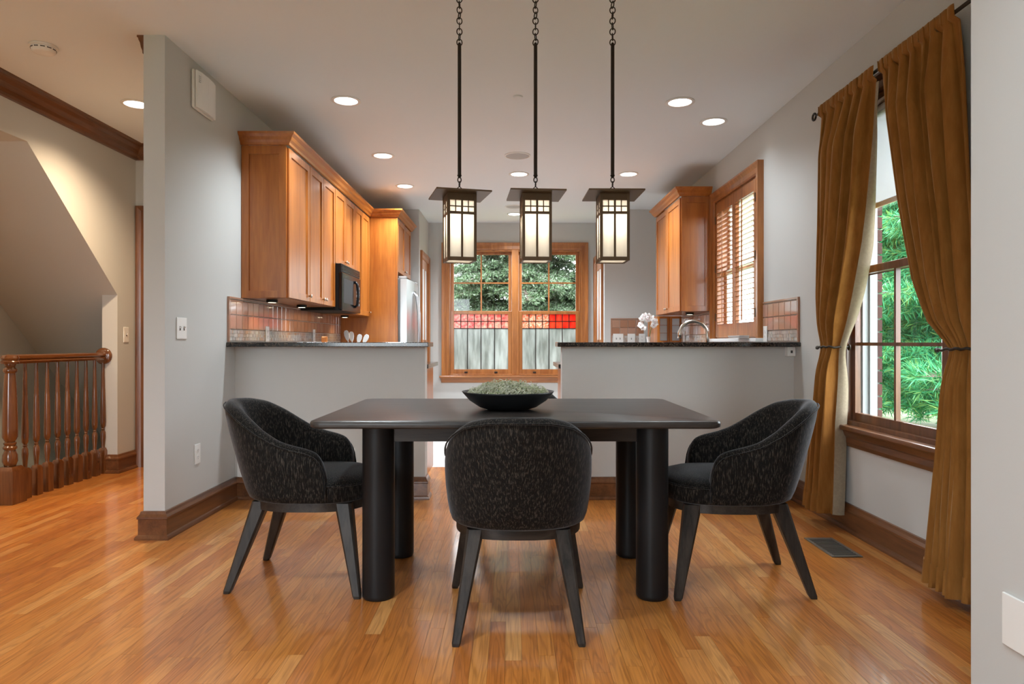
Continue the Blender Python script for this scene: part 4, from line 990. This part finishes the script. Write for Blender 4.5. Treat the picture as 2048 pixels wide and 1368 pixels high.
# orchid
ox, oy = 1.41, 7.05
og = thing('orchid', 'white orchid in a small vase on the far counter', 'plant', (ox, oy, CT))
smooth_angle(MB().lathe([(.001, .001), (.03, .001), (.042, .03), (.040, .07), (.020, .12), (.016, .17), (.024, .21), (.021, .21), (.013, .17), (.001, .16)], (ox, oy, CT), 20).build('vase', 'ceramic', og))
st = [(ox, oy, CT+.15), (ox+.015, oy, CT+.26), (ox+.01, oy, CT+.36), (ox-.03, oy-.01, CT+.44), (ox-.075, oy-.02, CT+.42)]
MB().tube(st, .003, 6).build('stem', 'stem_green', og, smooth=True)
MB().tube([(ox, oy, CT+.15), (ox+.02, oy-.01, CT+.27), (ox+.05, oy-.01, CT+.36), (ox+.05, oy-.02, CT+.40)], .003, 6).build('stem', 'stem_green', og, smooth=True)
random.seed(11)
fsrc = None
for i, (dx, dz_) in enumerate([(-.075, .425), (-.045, .455), (-.005, .45), (.03, .435), (.055, .40), (-.085, .36), (-.06, .335), (.045, .36), (.06, .375), (-.02, .42)]):
    if fsrc is None:
        f = MB()
        for k in range(5):
            a = 2*PI*k/5+PI/2; L0 = .036; wdt = .020 if k % 2 else .016
            rad = Vector((math.cos(a), 0, math.sin(a))); tan = Vector((-math.sin(a), 0, math.cos(a)))
            pts = [rad*.004]+[rad*(L0*q)+tan*(wdt*math.sin(PI*min(1, q*.95+.02)))+Vector((0, -.006*math.sin(PI*q), 0)) for q in (.3, .6, .9)]+[rad*L0*1.02]+[rad*(L0*q)-tan*(wdt*math.sin(PI*min(1, q*.95+.02)))+Vector((0, -.006*math.sin(PI*q), 0)) for q in (.9, .6, .3)]
            f.loft([[tuple(p) for p in pts], [tuple(p+Vector((0, -.0015, 0))) for p in pts]])
        fsrc = f.build('flower', 'orchid_petal', og, local=True)
        hh = MB().lathe([(.001, -.006), (.006, -.004), (.007, .002), (.001, .006)], (0, -.010, 0), 8).build('flower_heart', 'orchid_heart', fsrc, local=True, smooth=True)
        o = fsrc
    else:
        o = fsrc.copy(); COL.objects.link(o); h2 = hh.copy(); COL.objects.link(h2); h2.parent = o
    o.location = (dx, -.02-random.uniform(0, .03), dz_-.03); o.rotation_euler = (R(random.uniform(-20, 20)), R(random.uniform(0, 70)), R(random.uniform(-35, 35)))
smooth_angle(MB().lathe([(.001, .0005), (.022, .0005), (.040, .02), (.046, .05), (.040, .08), (.022, .10), (.001, .105)], (1.62, 6.95+.0, CT), 20).build('finial_tmp', 'nickel'))
o = bpy.data.objects['finial_tmp']; o.name = 'ornament_ball'; o.location = (.10, .1, .07); tag(o, 'small shiny silver ball ornament beside the orchid', 'ornament')
o.location = (-.105, .15, 0)
# white utensils in a crock
cr_ = thing('utensil_crock', 'low white crock holding kitchen utensils by the refrigerator panel', 'crock', (-1.62, 7.0, CT))
smooth_angle(MB().lathe([(.001, .001), (.055, .001), (.062, .02), (.062, .13), (.056, .13), (.054, .02), (.001, .012)], n=24).build('pot', 'ceramic', cr_, local=True))
for i, (dx, dy, tx, tz, kind) in enumerate([(-.03, 0, -.085, .275, 0), (-.01, .02, -.035, .262, 0), (.02, -.01, .065, .235, 1), (.035, .02, .135, .232, 2)]):
    ut = thing('cooking_utensil', ['white flat spatula leaning furthest out of the crock', 'white rounded spatula in the crock', 'white cooking spoon in the crock', 'white slotted turner in the crock'][i], 'utensil', (-1.62+dx, 7.0+dy, CT+.02), 0, 'white utensils in the crock')
    v = Vector((tx-dx, 0, tz-.02)); n_ = v.normalized(); sd = Vector((n_.z, 0, -n_.x))
    MB().tube([(0, 0, 0), tuple(v*.62)], .005, 8).build('handle', 'ceramic', ut, local=True)
    rr = []
    for q, wq in ((.58, .006), (.66, .018), (.8, .026), (.93, .024), (1.0, .012)):
        c = v*q; rr.append([tuple(c+sd*wq+Vector((0, -.003, 0))), tuple(c+sd*wq+Vector((0, .003, 0))), tuple(c-sd*wq+Vector((0, .003, 0))), tuple(c-sd*wq+Vector((0, -.003, 0)))])
    MB().loft(rr).build('blade', 'ceramic', ut, local=True, bevel=.002)
t = thing('butter_dish', 'small pale dish with wooden lid knob under the wall cabinets', 'dish', (-1.62, 5.9, CT))
MB().box(-.10, .10, -.06, .06, .001, .018).build('dish_base', 'ceramic', t, local=True, bevel=.006)
MB().box(-.085, .085, -.045, .045, .018, .15).build('dish_lid', 'ceramic', t, local=True, bevel=.02)
MB().box(-.025, .025, -.02, .02, .15, .205).build('lid_knob', 'cabinet_cherry_x', t, local=True, bevel=.008)
for i, (dz_, s_, lab) in enumerate([(0, 0, 'grey magazine at the bottom of the pile on the sink sill'), (.011, .012, 'pale magazine on top of the pile on the sink sill')]):
    t = thing('magazine', lab, 'magazine', (1.81, 5.46, 1.101+dz_), R(4*i), 'magazines on the sink sill')
    MB().box(-.038, .04, -.13+s_, .13-s_, .0005, .008).build('pages', 'paper', t, local=True); MB().box(-.0395, .0415, -.132+s_, .132-s_, .0085, .0098).build('cover', 'steel_dark' if i == 0 else 'paper', t, local=True)

# ------------------------------------------------------------------ outside
struct(MB().box(-60, 60, -40, 90, -.75, -.6).build('ground', 'lawn_grass'), 'sunlit lawn outside the windows')
ex = sthing('wall_exterior', (2.1, 4.2, 0), 'red brick outer wall at the edge of the dining window')
MB().box(2.05, 2.135, 3.965, 5.2, -.6, 2.72).build('mortar_bed', 'mortar', ex)
src = None
for r_ in range(44):
    z = -.58+r_*.0745; off = 0 if r_ % 2 else -.0
    for k in range(2):
        L0 = .19 if (r_+k) % 2 else .09
        ya = 3.955 if k == 0 else (3.955+(.09 if r_ % 2 == 0 else .19)+.01)
        if k == 0: L0 = .09 if r_ % 2 == 0 else .19
        else: L0 = .19
        if src is None: src = MB().box(-.045, .045, -.5, .5, 0, .064).build('brick', 'brick', ex); o = src
        else: o = src.copy(); COL.objects.link(o)
        o.location = (2.10+.0, ya+L0/2, z); o.scale = (1, L0, 1)
def conifer(name, lab, loc, h, rad, zlo, nb, seed, nlen, nw_, mat, tufts, droop, grp, step=.10, side=.45):
    rg = np.random.default_rng(seed); t = thing(name, lab, 'tree', loc, 0, grp)
    MB().tube([(0, 0, 0), (.03, .02, h*.5), (0, 0, h)], [.03*h*.35+.05, .08, .01], 10).build('trunk', 'bark', t, local=True)
    br = MB(); bases = []; dirs = []
    for i in range(nb):
        z = zlo+(h*.97-zlo)*(i/nb)**1.1; az = rg.uniform(0, 2*PI); L0 = rad*(1-z/h*.85)*rg.uniform(.75, 1.1)
        rd = Vector((math.cos(az), math.sin(az), 0)); sd = Vector((-math.sin(az), math.cos(az), 0)); pts = []
        for q in np.linspace(0, 1, 7): pts.append(Vector((0, 0, z))+rd*L0*q+Vector((0, 0, L0*(.10*q-droop*q*q+.12*max(0, q-.7)))))
        br.tube([tuple(p) for p in pts], list(np.linspace(.028, .004, 7)), 5)
        q = .15
        while q < 1:
            k = q*6; j = min(5, int(k)); c = pts[j].lerp(pts[j+1], k-j); fw = (pts[j+1]-pts[j]).normalized()
            for sg in (-1, 1):
                l2 = L0*side*(1.05-q)*rg.uniform(.6, 1.1)+.08
                tip = c+(sd*sg*.85+fw*.6+Vector((0, 0, rg.uniform(-.25, .1)))).normalized()*l2
                br.tube([tuple(c), tuple(tip)], [.006, .002], 3, caps=False)
                nt_ = max(2, int(l2/.055))
                for e in range(nt_):
                    p = c.lerp(tip, (e+1)/nt_); d0 = (tip-c).normalized()
                    bases.append(p); dirs.append(d0)
            q += step/ max(.4, L0)
    br.build('branches', 'bark', t, local=True, fix=False)
    B = np.array([tuple(b) for b in bases]); D = np.array([tuple(d) for d in dirs]); B = np.repeat(B, tufts, 0); D = np.repeat(D, tufts, 0); n = len(B)
    dr = D*rg.uniform(.3, 1.0, (n, 1))+rg.normal(size=(n, 3))*.62; dr /= np.linalg.norm(dr, axis=1)[:, None]
    ln = nlen*rg.uniform(.6, 1.15, (n, 1)); B = B+rg.normal(size=(n, 3))*.015
    sdv = np.cross(dr, rg.normal(size=(n, 3))); sdv /= np.linalg.norm(sdv, axis=1)[:, None]
    wv = nw_*rg.uniform(.7, 1.2, (n, 1)); V = np.empty((n, 4, 3)); V[:, 0] = B; V[:, 1] = B+dr*ln*.45+sdv*wv; V[:, 2] = B+dr*ln; V[:, 3] = B+dr*ln*.45-sdv*wv
    me = bpy.data.meshes.new('needles'); me.vertices.add(n*4); me.vertices.foreach_set('co', V.reshape(-1)); me.loops.add(n*4); me.loops.foreach_set('vertex_index', np.arange(n*4, dtype=np.int32))
    me.polygons.add(n); me.polygons.foreach_set('loop_start', np.arange(0, n*4, 4, dtype=np.int32)); me.update(calc_edges=True); me.validate()
    me.materials.append(MAT[mat]); o = bpy.data.objects.new('needles', me); COL.objects.link(o); o.parent = t; o['kind'] = 'stuff'
    return n
tot = 0
tot += conifer('pine_tree', 'bright green pine with long drooping needles outside the dining window', (5.9, 8.6, -.6), 7.0, 2.7, .9, 60, 1, .17, .006, 'needles_pine', 16, .16, 'trees outside')
tot += conifer('pine_tree', 'dense pine behind the bright green one outside the dining window', (8.6, 13.5, -.6), 9.0, 3.6, .6, 60, 5, .24, .010, 'needles_pine', 14, .12, 'trees outside')
tot += conifer('spruce_tree', 'grey green spruce with drooping boughs outside the art glass windows', (.15, 14.6, -.6), 9.0, 2.9, .7, 210, 3, .085, .014, 'needles_spruce', 9, .30, 'trees outside', step=.075)
tot += conifer('spruce_tree', 'farther spruce in front of the white house', (-2.9, 20.5, -.6), 10.5, 2.9, 2.6, 80, 4, .095, .018, 'needles_spruce', 8, .28, 'trees outside', step=.11)
tot += conifer('spruce_tree', 'farther spruce standing clear of the white house', (3.2, 20.5, -.6), 10.5, 3.0, .8, 90, 7, .11, .02, 'needles_spruce', 8, .25, 'trees outside', step=.11)
print('needles', tot)
hs_ = thing('house', 'white sided neighbour house behind the spruces', 'house', (-4.9, 28, -.6))
MB().box(-8.5, -1.3, 25, 31, -.6, 3.0).build('wall', 'siding', hs_)
for i in range(24): MB().prism([(25, i*.15-.6), (24.975, i*.15-.6), (24.99, i*.15-.46), (25, i*.15-.46)], -8.5, -1.3, lambda u, v, a: (a, u, v)).build('siding_board', 'siding', hs_)
MB().prism([(-9, 3.0), (-.8, 3.0), (-4.9, 5.6)], 24.6, 31.4, lambda u, v, a: (u, a, v)).build('roof', 'roof_shingle', hs_)
wn = MB(); frame_ring(wn, lambda u, v, t: (u, 24.96-t, v), -4.2, -3.2, .9, 2.5, .1, .1, .1, 0, .04); wo = wn.build('window', 'white_paint', hs_)
MB().box(-4.1, -3.3, 24.955, 24.965, 1.0, 2.4).build('pane', 'steel_dark', wo)
